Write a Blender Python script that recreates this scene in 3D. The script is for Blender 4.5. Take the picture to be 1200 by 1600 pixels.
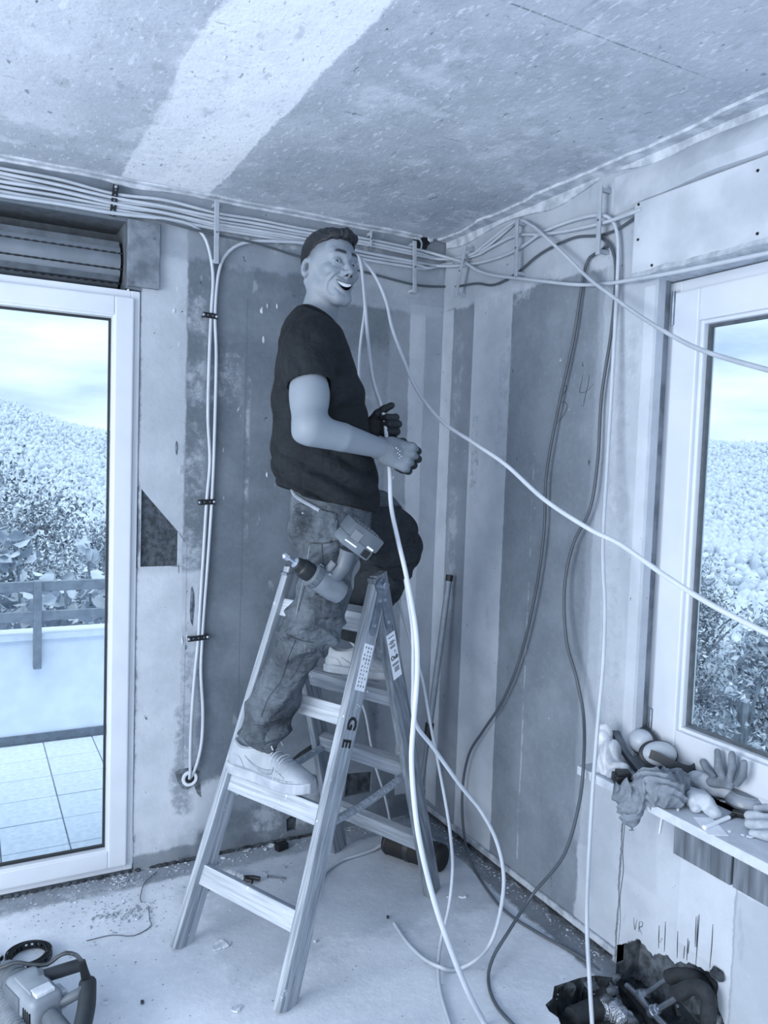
import bpy, bmesh, math, random
import numpy as np
from mathutils import Vector, Matrix, noise as mnoise
from mathutils.geometry import tessellate_polygon
random.seed(7); NR = np.random.default_rng(7)
for _o in list(bpy.data.objects): bpy.data.objects.remove(_o)
SC = bpy.context.scene; COL = SC.collection
# ------------------------------------------------------------------ camera
# world: the corner of the two walls is x=0,y=0; wall_back is y=0 (room at y<0), wall_right is x=0 (room at x<0), metres
CAM = np.array([-1.80995403, -2.92105845, 1.54076452])
ROT = np.array([[0.88338565, -0.46744832, 0.03349416],
                [0.00141765, -0.06880423, -0.99762917],
                [0.46864462, 0.88133878, -0.06011799]])       # rows: right, down, forward
FPX = 1229.06
cd = bpy.data.cameras.new('camera'); cam = bpy.data.objects.new('camera', cd); COL.objects.link(cam)
cd.sensor_fit = 'VERTICAL'; cd.sensor_height = 24.0; cd.sensor_width = 18.0
cd.lens = FPX / 1600 * 24.0; cd.clip_start = 0.05; cd.clip_end = 2000
cam.matrix_world = Matrix(((ROT[0][0], -ROT[1][0], -ROT[2][0], CAM[0]), (ROT[0][1], -ROT[1][1], -ROT[2][1], CAM[1]),
                           (ROT[0][2], -ROT[1][2], -ROT[2][2], CAM[2]), (0, 0, 0, 1)))
SC.camera = cam
# ------------------------------------------------------------------ sky
W = bpy.data.worlds.new('world'); SC.world = W; W.use_nodes = True
nt = W.node_tree; nt.nodes.clear()
def wn(t, **k):
    n = nt.nodes.new(t)
    for a, b in k.items(): setattr(n, a, b)
    return n
tc = wn('ShaderNodeTexCoord'); mp = wn('ShaderNodeMapping'); mp.inputs['Scale'].default_value = (1.6, 1.6, 7.0)
nz = wn('ShaderNodeTexNoise'); nz.inputs['Scale'].default_value = 1.7; nz.inputs['Detail'].default_value = 6; nz.inputs['Roughness'].default_value = .55
cr = wn('ShaderNodeValToRGB'); cr.color_ramp.elements[0].position = .34; cr.color_ramp.elements[0].color = (.40, .54, .76, 1)
cr.color_ramp.elements[1].position = .60; cr.color_ramp.elements[1].color = (.78, .94, 1.0, 1)
bg = wn('ShaderNodeBackground'); bg.inputs['Strength'].default_value = 1.5; out = wn('ShaderNodeOutputWorld')
nt.links.new(tc.outputs['Generated'], mp.inputs['Vector']); nt.links.new(mp.outputs['Vector'], nz.inputs['Vector'])
nt.links.new(nz.outputs['Fac'], cr.inputs['Fac']); nt.links.new(cr.outputs['Color'], bg.inputs['Color']); nt.links.new(bg.outputs['Background'], out.inputs['Surface'])
# ------------------------------------------------------------------ large area lights added to brighten the room, standing in for unseen windows
def area(name, loc, target, sx, sy, power, color=(1, 1, 1)):
    l = bpy.data.lights.new(name, 'AREA'); l.shape = 'RECTANGLE'; l.size = sx; l.size_y = sy; l.energy = power; l.color = color
    o = bpy.data.objects.new(name, l); COL.objects.link(o); o.location = loc
    o.rotation_euler = (Vector(target) - Vector(loc)).to_track_quat('-Z', 'Y').to_euler(); return o
area('fill_rear', (-2.9, -5.3, 1.25), (-1.1, 0.2, 1.55), 2.6, 2.0, 98, (.98, .99, 1))
area('fill_left', (-4.3, -1.9, 1.3), (-1.0, -1.4, 1.2), 2.4, 2.0, 148, (.98, .99, 1))
sun = bpy.data.lights.new('sun', 'SUN'); sun.energy = 3.8; sun.angle = math.radians(50); sun.color = (.94, .98, 1)
so_ = bpy.data.objects.new('sun', sun); COL.objects.link(so_); so_.location = (-3, -4, 12)
so_.rotation_euler = Vector((.25, .42, -.87)).to_track_quat('-Z', 'Y').to_euler()      # hazy light from high behind the house
SC.view_settings.view_transform = 'Standard'; SC.view_settings.look = 'None'
SC.view_settings.gamma = 1; SC.view_settings.use_curve_mapping = False; SC.view_settings.exposure = 0.0
# ------------------------------------------------------------------ helpers: points
def ray(px, py): return ROT.T @ np.array([(px - 600) / FPX, (py - 800) / FPX, 1.0])
def at(px, py, dep): return Vector(CAM + dep * ray(px, py))
def on(px, py, ax, v):
    r = ray(px, py); return Vector(CAM + (v - CAM[ax]) / r[ax] * r)
def onA(px, py, off=0.0): return on(px, py, 1, -off)       # on the back wall, off metres into the room
def onB(px, py, off=0.0): return on(px, py, 0, -off)       # on the right wall
def onF(px, py, z=0.0): return on(px, py, 2, z)
def onplane(px, py, P, n):
    r = ray(px, py); P = np.array(P); n = np.array(n); return Vector(CAM + np.dot(P - CAM, n) / np.dot(r, n) * r)
def depth(P): return float(ROT[2] @ (np.array(P) - CAM))
# ------------------------------------------------------------------ helpers: materials
def lin(v):
    v = max(0, v) / 255.0
    return v / 12.92 if v <= .04045 else ((v + .055) / 1.055) ** 2.4
def T(v, warm=0.0):                                        # a tone of the photograph's cold monochrome
    l = lin(v); k = 1 - v / 255.0                                # darker tones are bluer
    return (min(1, l * (.92 - .24 * k + warm)), min(1, l * .985), min(1, l * (1.09 + .27 * k - warm * .6)), 1)
class N:                                                   # tiny node-graph writer
    def __init__(s, name):
        s.m = bpy.data.materials.new(name); s.m.use_nodes = True; s.t = s.m.node_tree; s.t.nodes.clear()
        s.o = s.t.nodes.new('ShaderNodeOutputMaterial'); s.b = s.t.nodes.new('ShaderNodeBsdfPrincipled')
        s.t.links.new(s.b.outputs[0], s.o.inputs[0]); s.tc = s.t.nodes.new('ShaderNodeTexCoord')
    def n(s, t, ins=None, **k):
        x = s.t.nodes.new(t)
        for a, b in k.items(): setattr(x, a, b)
        for i, v in (ins or {}).items(): s.put(x.inputs[i], v)
        return x
    def put(s, sock, v):
        if hasattr(v, 'node'): s.t.links.new(v, sock)
        else: sock.default_value = v
    def math(s, op, a, b=0.0, clamp=False):
        x = s.n('ShaderNodeMath', {0: a, 1: b}, operation=op); x.use_clamp = clamp; return x.outputs[0]
    def noise(s, scale, detail=4, rough=.55, vec=None, stretch=None, out=0):
        v = vec or s.tc.outputs['Object']
        if stretch: v = s.n('ShaderNodeMapping', {0: v, 3: stretch}).outputs[0]
        return s.n('ShaderNodeTexNoise', {'Vector': v, 'Scale': scale, 'Detail': detail, 'Roughness': rough}).outputs[out]
    def ramp(s, f, lo, hi, a=0.0, b=1.0, smooth=True):
        x = s.n('ShaderNodeMapRange', {0: f, 1: lo, 2: hi, 3: a, 4: b}); x.interpolation_type = 'SMOOTHSTEP' if smooth else 'LINEAR'; return x.outputs[0]
    def mix(s, f, a, b, mode='MIX'):
        x = s.n('ShaderNodeMix', data_type='RGBA', blend_type=mode)
        s.put(x.inputs[0], f); s.put(x.inputs[6], a); s.put(x.inputs[7], b); return x.outputs[2]
    def bump(s, h, strength=.3, dist=.01):
        s.put(s.b.inputs['Normal'], s.n('ShaderNodeBump', {'Height': h, 'Strength': strength, 'Distance': dist}).outputs[0])
    def done(s, col, rough=.7, metal=0.0, spec=None):
        s.put(s.b.inputs['Base Color'], col); s.put(s.b.inputs['Roughness'], rough); s.put(s.b.inputs['Metallic'], metal)
        if spec is not None: s.put(s.b.inputs['Specular IOR Level'], spec)
        return s.m
def plain(name, v, rough=.6, metal=0.0, var=.12, scale=30, bump=.08, v2=None, spec=None, warm=0.0):
    g = N(name); f = g.ramp(g.noise(scale, 5), .3, .7)
    c = g.mix(f, T(v * (1 - var), warm), T(v2 if v2 else min(255, v * (1 + var * .6)), warm))
    if bump: g.bump(g.noise(scale * 4, 3), bump, .004)
    return g.done(c, rough, metal, spec)
def patchwork(name, axis, base, base2, patches, specks, rough=.9, scale=5.0, bump=.25):
    """plaster: base tone with rectangular areas of other plaster (u0,u1,v0,v1,tone,tone2,edge noise,strength), spots and scrapes"""
    g = N(name); sep = g.n('ShaderNodeSeparateXYZ', {0: g.tc.outputs['Object']}).outputs
    U = sep[axis[0]]; V = sep[axis[1]]
    big = g.noise(scale, 8, .6); fine = g.noise(scale * 9, 6, .65); n1 = g.noise(5, 8, .72); n2 = g.noise(27, 5, .7)
    col = g.mix(g.ramp(big, .35, .68), T(base), T(base2))
    col = g.mix(g.ramp(fine, .45, .75, 0, .35), col, T(base2 * 1.08))
    dn = g.math('ADD', g.math('MULTIPLY', g.math('SUBTRACT', n1, .5), 1.5), g.math('MULTIPLY', g.math('SUBTRACT', n2, .5), .4))
    for (u0, u1, v0, v1, t1, t2, amp, st) in patches:
        uu = g.math('MULTIPLY_ADD', dn, amp, ); uu.node.inputs[2].default_value = 0; g.put(uu.node.inputs[2], U)
        vv = g.math('MULTIPLY_ADD', dn, amp); g.put(vv.node.inputs[2], V)
        so = max(.002, amp * .16)
        m = g.math('MULTIPLY', g.ramp(uu, u0 - so, u0 + so), g.ramp(uu, u1 - so, u1 + so, 1, 0))
        m = g.math('MULTIPLY', m, g.math('MULTIPLY', g.ramp(vv, v0 - so, v0 + so), g.ramp(vv, v1 - so, v1 + so, 1, 0)))
        if st < 0:                                         # worn: broken up by noise
            m = g.math('MULTIPLY', m, g.ramp(g.math('ADD', g.math('MULTIPLY', n1, .65), g.math('MULTIPLY', n2, .35)), .46, .58)); st = -st
        m = g.math('MULTIPLY', m, st)
        col = g.mix(m, col, g.mix(g.ramp(big, .35, .65), T(t1), T(t2)))
    for (sc, stretch, lo, hi, tone, st) in specks:
        f = g.noise(sc, 3, .6, stretch=stretch)
        col = g.mix(g.ramp(f, lo, hi, 0, st), col, T(tone))
    h = g.math('ADD', fine, g.math('MULTIPLY', n2, 1.4)); g.bump(h, bump, .006)
    return g.done(col, rough, 0, .2)
# ------------------------------------------------------------------ helpers: meshes
ORG = {}
class MB:
    def __init__(s): s.v = []; s.f = []
    def add(s, vs, fs):
        o = len(s.v); s.v += [tuple(p) for p in vs]; s.f += [tuple(i + o for i in q) for q in fs]; return s
    def bm(s, b):
        b.verts.ensure_lookup_table(); b.verts.index_update()
        s.add([v.co[:] for v in b.verts], [[v.index for v in f.verts] for f in b.faces]); b.free(); return s
    def box(s, c, size, rot=None, bev=0.0, seg=2):
        b = bmesh.new(); bmesh.ops.create_cube(b, size=1, matrix=Matrix.Diagonal((*size, 1)))
        if bev: bmesh.ops.bevel(b, geom=b.edges[:], offset=bev, segments=seg, affect='EDGES', profile=.6)
        M = Matrix.Translation(Vector(c)) @ (rot.to_4x4() if rot is not None else Matrix())
        bmesh.ops.transform(b, matrix=M, verts=b.verts); return s.bm(b)
    def lohi(s, lo, hi, bev=0.0):
        lo = Vector(lo); hi = Vector(hi); return s.box((lo + hi) / 2, hi - lo, None, bev)
    def beam(s, a, b, w, t, up, bev=.0):                    # bar from a to b, w along `up`-ish axis, t across
        a = Vector(a); b = Vector(b); z = (b - a).normalized(); x = (Vector(up) - z * z.dot(Vector(up))).normalized(); y = z.cross(x)
        return s.box((a + b) / 2, (w, t, (b - a).length), Matrix((x, y, z)).transposed(), bev)
    def tube(s, pts, r, n=8, caps=True):
        P = [Vector(p) for p in pts]; R = r if isinstance(r, (list, tuple)) else [r] * len(P)
        vs = []; fs = []; prev = None
        for i, p in enumerate(P):
            t = (P[min(i + 1, len(P) - 1)] - P[max(i - 1, 0)]).normalized()
            if prev is None: x = t.orthogonal().normalized()
            else:
                x = prev - t * prev.dot(t); x = x.normalized() if x.length > 1e-6 else t.orthogonal().normalized()
            prev = x; y = t.cross(x)
            for k in range(n):
                a = 2 * math.pi * k / n; vs.append(p + (x * math.cos(a) + y * math.sin(a)) * R[i])
        for i in range(len(P) - 1):
            for k in range(n): fs.append((i * n + k, i * n + (k + 1) % n, (i + 1) * n + (k + 1) % n, (i + 1) * n + k))
        if caps: fs.append(tuple(range(n))[::-1]); fs.append(tuple((len(P) - 1) * n + k for k in range(n)))
        return s.add(vs, fs)
    def lathe(s, prof, base, axis, n=24):                   # prof: (distance along axis, radius)
        base = Vector(base); z = Vector(axis).normalized(); x = z.orthogonal().normalized(); y = z.cross(x); vs = []; fs = []
        for h, r in prof:
            for k in range(n):
                a = 2 * math.pi * k / n; vs.append(base + z * h + (x * math.cos(a) + y * math.sin(a)) * r)
        m = len(prof)
        for i in range(m - 1):
            for k in range(n): fs.append((i * n + k, i * n + (k + 1) % n, (i + 1) * n + (k + 1) % n, (i + 1) * n + k))
        fs.append(tuple(range(n))[::-1]); fs.append(tuple((m - 1) * n + k for k in range(n)))
        return s.add(vs, fs)
    def prism(s, poly, o, x, y, h):                         # polygon in the x,y frame at o, extruded h along x cross y
        o = Vector(o); x = Vector(x); y = Vector(y); z = x.cross(y).normalized() * h; n = len(poly)
        a = [o + x * p[0] + y * p[1] for p in poly]; vs = a + [p + z for p in a]; fs = []
        tri = tessellate_polygon([[Vector((p[0], p[1], 0)) for p in poly]])
        for t in tri: fs.append(tuple(t)); fs.append(tuple(i + n for i in t)[::-1])
        for i in range(n): j = (i + 1) % n; fs.append((i, j, j + n, i + n))
        return s.add(vs, fs)
    def ico(s, c, r, sub=2, squash=(1, 1, 1), jit=0.0, rot=None):
        b = bmesh.new(); bmesh.ops.create_icosphere(b, subdivisions=sub, radius=1)
        for v in b.verts:
            k = 1 + (random.uniform(-jit, jit) if jit else 0)
            co = Vector((v.co.x * squash[0], v.co.y * squash[1], v.co.z * squash[2])) * r * k
            v.co = Vector(c) + ((rot @ co) if rot is not None else co)
        return s.bm(b)
    def build(s, name, mat, parent=None, smooth=False, loc=None, sharp=40):
        me = bpy.data.meshes.new(name); o = bpy.data.objects.new(name, me); COL.objects.link(o)
        off = ORG.get(parent.name, Vector((0, 0, 0))) if parent else Vector(loc or (0, 0, 0))
        me.from_pydata([(v[0] - off[0], v[1] - off[1], v[2] - off[2]) for v in s.v], [], s.f)
        b = bmesh.new(); b.from_mesh(me); bmesh.ops.recalc_face_normals(b, faces=b.faces); b.to_mesh(me); b.free()
        if parent: o.parent = parent
        else: o.location = off
        ORG[o.name] = Vector(off)
        for m in (mat if isinstance(mat, (list, tuple)) else [mat]): me.materials.append(m)
        if smooth:
            me.polygons.foreach_set('use_smooth', [True] * len(me.polygons))
            if sharp: me.set_sharp_from_angle(angle=math.radians(sharp))
        return o
def thing(name, label, cat, loc, group=None):
    o = bpy.data.objects.new(name, None); COL.objects.link(o); o.location = Vector(loc); o.empty_display_size = .1
    ORG[o.name] = Vector(loc); o['label'] = label; o['category'] = cat
    if group: o['group'] = group
    return o
def tag(o, label, cat, group=None):
    o['label'] = label; o['category'] = cat
    if group: o['group'] = group
    return o
def struct(o): o['kind'] = 'structure'; return o
def stuff(o): o['kind'] = 'stuff'; return o
def spline(pts, step=.02, rs=None):                         # Catmull-Rom through points
    P = [Vector(p) for p in pts]; out = []
    P = [P[0] * 2 - P[1]] + P + [P[-1] * 2 - P[-2]]
    for i in range(1, len(P) - 2):
        p0, p1, p2, p3 = P[i - 1:i + 3]; k = max(2, int((p2 - p1).length / step))
        for j in range(k):
            t = j / k
            out.append(.5 * ((2 * p1) + (p2 - p0) * t + (2 * p0 - 5 * p1 + 4 * p2 - p3) * t * t + (3 * p1 - p0 - 3 * p2 + p3) * t ** 3))
    out.append(P[-2]); return out
def sheet(outer, holes, fn):                                # flat face with holes; fn maps (u,v) to a point
    loops = [[Vector((u, v, 0)) for u, v in l] for l in [outer] + holes]
    flat = [p for l in loops for p in l]; tri = tessellate_polygon(loops)
    return [fn(p.x, p.y) for p in flat], [tuple(t) for t in tri]
# ================================================================== materials
M_white = plain('white_pvc', 210, .32, 0, .02, 6, .02)
M_gasket = plain('black_gasket', 34, .5)
M_dark = plain('black_rubber', 26, .55)
M_black = plain('black_plastic', 30, .42, spec=.4)
M_steel = plain('bare_steel', 190, .32, .9, .15, 20)
M_galv = plain('galvanised_steel', 150, .4, .8, .15, 25)
M_cable = plain('grey_cable_sheath', 186, .45, 0, .04, 10, .0)
M_cablew = plain('pale_cable_sheath', 200, .4, 0, .03, 10, .0)
M_cabled = plain('dark_cable_sheath', 84, .5, 0, .06, 10, .0)
M_clip = plain('grey_plastic_clip', 168, .5, 0, .05, 20, .02)
M_pl_white = plain('white_plaster', 214, .92, 0, .1, 12, .4)
M_pl_grey = plain('grey_plaster', 150, .92, 0, .18, 14, .4)
M_rubble = plain('plaster_rubble', 178, .95, 0, .3, 40, .5)
M_dirt = plain('dark_rubble', 66, .95, 0, .45, 26, .8)
M_conc = plain('raw_concrete', 104, .95, 0, .35, 34, .8)
M_cork = plain('exposed_cork_board', 76, .95, 0, .3, 60, .9)
def glass():
    g = N('window_glass'); t = g.t
    tr = t.nodes.new('ShaderNodeBsdfTransparent'); gl = t.nodes.new('ShaderNodeBsdfGlossy'); gl.inputs['Roughness'].default_value = .02
    tr.inputs[0].default_value = (.95, .98, 1, 1)
    fr = t.nodes.new('ShaderNodeFresnel'); fr.inputs[0].default_value = 1.35
    mx = t.nodes.new('ShaderNodeMixShader'); t.links.new(fr.outputs[0], mx.inputs[0]); t.links.new(tr.outputs[0], mx.inputs[1]); t.links.new(gl.outputs[0], mx.inputs[2])
    t.links.new(mx.outputs[0], g.o.inputs[0]); t.nodes.remove(g.b); return g.m
M_glass = glass()
XN, YN, H = -4.5, -5.6, 2.5
# ---------------- wall_back (y = 0)
A_pat = [(-1.26, -1.10, 0, 2.4, 176, 190, .03, .9), (-1.12, -1.02, 0, 2.16, 150, 172, .10, -.9),
         (-1.26, -1.03, 0, 1.12, 184, 200, .08, .75), (-1.3, -.93, .10, .30, 186, 204, .12, .8), (-1.10, -1.03, .2, .9, 120, 132, .12, -.8),
         (-.55, -.26, .9, 2.0, 140, 156, .22, .6), (-.50, -.30, 1.2, 1.86, 160, 172, .22, -.7), (-.45, -.25, 1.15, 1.75, 112, 124, .2, -.8),
         (-.26, -.10, .25, 2.2, 148, 162, .06, .55), (-.16, -.085, .1, 2.22, 176, 188, .02, .85), (-.085, 0, .1, 2.22, 156, 168, .015, .8),
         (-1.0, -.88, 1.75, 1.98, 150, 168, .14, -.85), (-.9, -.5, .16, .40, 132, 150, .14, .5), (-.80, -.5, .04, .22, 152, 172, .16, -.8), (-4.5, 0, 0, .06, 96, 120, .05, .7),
         (-1.3, 0, 2.26, 2.5, 140, 156, .10, .7), (-1.0, -.3, 2.36, 2.44, 178, 190, .12, -.8), (-.5, 0, 2.18, 2.4, 158, 170, .06, .8),
         (-.615, -.53, .24, .33, 158, 170, .06, .9), (-.57, -.545, .17, .27, 158, 170, .03, .9),
         (-.873, -.870, .5, 2.15, 84, 84, .006, .55), (-1.085, -1.082, .3, 1.3, 100, 100, .006, .5), (-.862, -.85, 1.2, 2.0, 200, 210, .03, -.35)]
A_spk = [(34, (1, 1, .35), .70, .75, 208, .9), (30, (1, 1, .6), .705, .74, 58, .85), (60, (1, 1, 1), .69, .74, 70, .6), (14, (1, 1, .5), .66, .72, 176, .35)]
M_wallA = patchwork('grey_stripped_plaster', (0, 2), 106, 124, A_pat, A_spk)
def wall_with_holes(name, outer, holes, fn, dirv, mat, dep):
    vs, fs = sheet(outer, holes, fn); mb = MB().add(vs, fs); d = Vector(dirv) * dep
    for hl in holes:
        a = [Vector(fn(u, v)) for u, v in hl]; n = len(a)
        mb.add(a + [p + d for p in a], [(i, (i + 1) % n, (i + 1) % n + n, i + n) for i in range(n)])
    a = [Vector(fn(u, v)) for u, v in outer]; n = len(a)
    mb.add(a + [p + d for p in a], [(i, (i + 1) % n, (i + 1) % n + n, i + n) for i in range(n)])
    return struct(mb.build(name, mat))
DX0, DX1, DZ1 = -2.30, -1.262, 2.128
cutA = [(-1.252, 1.140), (-1.252, 1.424), (-1.117, 1.268), (-1.117, 1.140)]
wall_back = wall_with_holes('wall_back', [(XN, 0), (0, 0), (0, H), (XN, H)],
    [[(DX0, .006), (DX1, .006), (DX1, DZ1), (-1.316, DZ1 + .004), (-1.316, 2.36), (DX0, 2.36)], cutA,
     [(-.655, .035), (-.615, .035), (-.61, .09), (-.635, .098), (-.66, .088)], [(-.40, .135), (-.275, .135), (-.272, .225), (-.39, .235)]],
    lambda u, v: (u, 0, v), (0, 1, 0), M_wallA, .012)
outerA = MB().lohi((XN, .24, 0), (DX0, .26, 2.9)).lohi((DX1, .24, 0), (.3, .26, 2.9)).lohi((DX0, .24, 2.40), (DX1, .26, 2.9))
struct(outerA.build('wall_back_outer', plain('outer_render', 215, .9)))
# the recesses chopped into the back wall: their grounds are parts of the wall
MB().lohi((-1.26, .010, 1.13), (-1.11, .05, 1.43)).build('cork_ground', M_cork, wall_back)
MB().lohi((-.68, .011, .02), (-.60, .06, .11)).build('chased_ground', M_dirt, wall_back)
MB().lohi((-.41, .011, .125), (-.26, .06, .24)).build('chased_ground', M_dirt, wall_back)
# ---------------- wall_right (x = 0)
WY, WZ0, WZ1 = -1.202, .645, 2.118
B_pat = [(-.085, 0, .06, 2.2, 172, 186, .01, .9), (-.235, -.085, .0, 2.14, 128, 142, .02, .85), (-.16, -.10, .9, 2.1, 150, 164, .06, -.9),
         (-.49, -.235, .0, 2.22, 178, 192, .012, .95), (-.30, -.25, 1.4, 1.75, 122, 130, .05, -.7), (-.49, -.42, 1.55, 2.1, 150, 160, .07, -.7),
         (-5.6, -.98, .0, 2.45, 182, 196, .05, .9), (-1.03, -.955, .3, 2.2, 150, 166, .06, .6), (-1.12, -1.03, .66, 2.0, 150, 164, .09, -.6), (-1.19, -1.15, .7, 2.1, 198, 206, .01, .8),
         (-5.6, -1.165, 0, .62, 184, 198, .012, .95), (-1.31, -1.165, .30, .55, 170, 186, .06, .7), (-1.60, -1.40, .2, .47, 194, 204, .015, .9), (-5.6, -1.585, 0, .44, 176, 186, .015, .9),
         (-1.175, -1.168, .0, .53, 86, 96, .02, .9), (-1.588, -1.583, .06, .45, 150, 150, .02, .8),
         (-5.6, 0, 2.2, 2.5, 172, 186, .05, .85), (-.75, -.30, 2.16, 2.24, 186, 196, .10, -.8), (-1.12, -.98, 2.2, 2.42, 150, 166, .12, -.7),
         (-.66, -.655, .1, 1.6, 200, 200, .02, -.7)]
B_spk = [(30, (1, 1, .5), .70, .74, 66, .8), (44, (1, .8, .8), .71, .75, 200, .5), (16, (1, 1, .3), .66, .72, 150, .3)]
M_wallB = patchwork('scraped_plaster', (1, 2), 122, 138, B_pat, B_spk)
random.seed(3)
def ragged(pts, amp, k):
    out = []
    for (a, b), (c, d) in zip(pts[:-1], pts[1:]):
        for i in range(k): t = i / k; out.append((a + (c - a) * t + (random.uniform(-amp, amp) if i else 0), b + (d - b) * t + (random.uniform(-amp, amp) if i else 0)))
    return out + [pts[-1]]
niche = [(-1.176, 0)] + ragged([(-1.176, .058), (-1.20, .075), (-1.23, .10), (-1.262, .125), (-1.29, .118), (-1.32, .105), (-1.345, .128), (-1.375, .14), (-1.40, .128),
         (-1.43, .150), (-1.47, .168), (-1.51, .175), (-1.545, .165), (-1.55, .10), (-1.575, .06)], .004, 4) + [(-1.58, 0)]
outerB = [(0, 0), (0, H), (YN, H), (YN, 0)] + niche[::-1]
wall_right = wall_with_holes('wall_right', outerB, [[(WY, WZ0), (-3.0, WZ0), (-3.0, WZ1), (WY, WZ1)]], lambda u, v: (0, u, v), (1, 0, 0), M_wallB, .03)
struct(MB().lohi((.21, YN, -.3), (.24, WY + .03, WZ0)).lohi((.21, YN, WZ1), (.24, .3, 2.9)).lohi((.21, WY + .035, -.3), (.24, .3, WZ1)).lohi((.21, YN, WZ0), (.24, -3.0, WZ1)).build('wall_right_outer', plain('outer_render_right', 215, .9)))
MB().add([(0, WY, WZ0), (.10, WY + .026, WZ0), (.10, WY + .026, WZ1), (0, WY, WZ1), (0, -3, WZ1), (.10, -3, WZ1), (.1, -3, WZ0), (0, -3, WZ0)],
         [(0, 1, 2, 3), (3, 2, 5, 4), (4, 5, 6, 7), (7, 6, 1, 0)]).build('window_reveal', M_pl_grey, wall_right)
# niche back and sides where the pipes come out
nb = MB().lohi((.10, -1.62, -.22), (.14, -1.14, .22)); nb.lohi((0.001, -1.176, -.2), (.11, -1.16, .2)); nb.lohi((0.001, -1.60, -.2), (.11, -1.58, .2)); nb.lohi((.001, -1.6, .176), (.11, -1.16, .2))
nb.build('broken_ground', M_conc, wall_right)
# ---------------- ceiling, floor, unseen walls
C_pat = [(-4.5, -1.5, -5.6, -.3, 206, 218, .16, .7), (-1.345, -1.03, -5.6, 0, 238, 246, .035, .95), (-1.36, -1.2, -1.1, -.1, 190, 228, .10, -.7), (-1.56, -1.345, -5.6, -.35, 188, 200, .10, .75), (-4.5, -1.5, -.26, 0, 176, 188, .10, .6),
         (-1.5, 0, -.035, 0, 196, 206, .02, .85), (-.07, .1, -5.6, 0, 192, 202, .03, .85), (-.95, -.1, -.62, -.2, 148, 160, .35, .35),
         (-.9, 0, -1.541, -1.536, 90, 90, .006, -.7), (-.9, -.3, -.905, -.90, 110, 110, .006, -.6), (-4, -1.36, -.62, -.616, 120, 120, .006, -.5)]
C_spk = [(26, (1, .4, 1), .67, .715, 112, .65), (34, (1, .35, 1), .635, .68, 232, .6), (85, (1, .3, 1), .60, .66, 226, .55), (95, (.3, 1, 1), .66, .72, 130, .55), (16, (1, .4, 1), .60, .72, 140, .35), (48, (1, .5, 1), .695, .735, 72, .8), (70, (1, .4, 1), .62, .68, 160, .5), (7, (1, 1, 1), .56, .68, 226, .4)]
M_ceil = patchwork('stripped_ceiling', (0, 1), 178, 194, C_pat, C_spk, bump=.3)
struct(MB().add([(XN, YN, H), (.2, YN, H), (.2, .2, H), (XN, .2, H)], [(0, 1, 2, 3)]).lohi((XN, YN, H + .02), (.24, .26, H + .3)).build('ceiling', M_ceil))
pit = [tuple(onF(px, py)[:2]) for px, py in ((962, 1528), (930, 1524), (905, 1528), (888, 1534), (866, 1541), (863, 1560), (852, 1570), (858, 1580), (872, 1590), (880, 1612))] + [(-.36, -1.45), (-.30, -1.56), (-.16, -1.60), (0, -1.58)]
outerF = [(XN, YN), (0, YN)] + [(0, -1.58)] + [(0, -1.176)] + [(0, 0), (XN, 0)]
outerF = [(XN, YN), (0, YN), (0, -1.58)] + pit[:-1][::-1] + [(0, -1.176), (0, .0), (XN, .0)]
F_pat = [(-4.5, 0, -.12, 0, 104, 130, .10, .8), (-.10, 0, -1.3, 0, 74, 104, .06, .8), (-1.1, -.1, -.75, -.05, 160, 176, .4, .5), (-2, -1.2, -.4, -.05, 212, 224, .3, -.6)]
F_spk = [(70, None, .66, .72, 216, .5), (54, None, .70, .74, 84, .6), (5, None, .6, .72, 200, .45), (12, (1, .2, 1), .66, .74, 205, .35)]
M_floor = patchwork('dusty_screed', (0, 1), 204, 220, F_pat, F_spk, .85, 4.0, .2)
vs, fs = sheet(outerF, [], lambda u, v: (u, v, 0)); fl = MB().add(vs, fs)
pp = [Vector((x, y, 0)) for x, y in pit]; n = len(pp)
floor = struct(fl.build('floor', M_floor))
pe = MB(); rimp = []
for i in range(n - 1):
    for k in range(5): q = pp[i].lerp(pp[i + 1], k / 5); rimp.append(q + Vector((random.uniform(-.006, .006), random.uniform(-.006, .006), 0)) * (1 if k else .3))
rimp.append(pp[-1]); nr = len(rimp); lay = [rimp] + [[p + Vector((random.uniform(-.012, .012), random.uniform(-.012, .012), z)) for p in rimp] for z in (-.012, -.045, -.12)]
pe.add([p for l in lay for p in l], [(a * nr + i, a * nr + i + 1, (a + 1) * nr + i + 1, (a + 1) * nr + i) for a in range(3) for i in range(nr - 1)]); pe.build('broken_rim', M_dirt, floor)
gb = bmesh.new(); bmesh.ops.create_grid(gb, x_segments=40, y_segments=44, size=.5)
for v in gb.verts:
    v.co = Vector((-.16 + v.co.x * .6, -1.38 + v.co.y * .62, -.085 + .045 * mnoise.noise(v.co * 9) + .03 * mnoise.noise(v.co * 26)))
MB().bm(gb).build('pit_ground', M_dirt, floor, smooth=True, sharp=0)
struct(MB().lohi((XN - .1, YN, 0), (XN, 0, H)).build('wall_left', M_wallA))
struct(MB().lohi((XN, YN - .1, 0), (0, YN, H)).build('wall_front', M_wallA))
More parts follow.
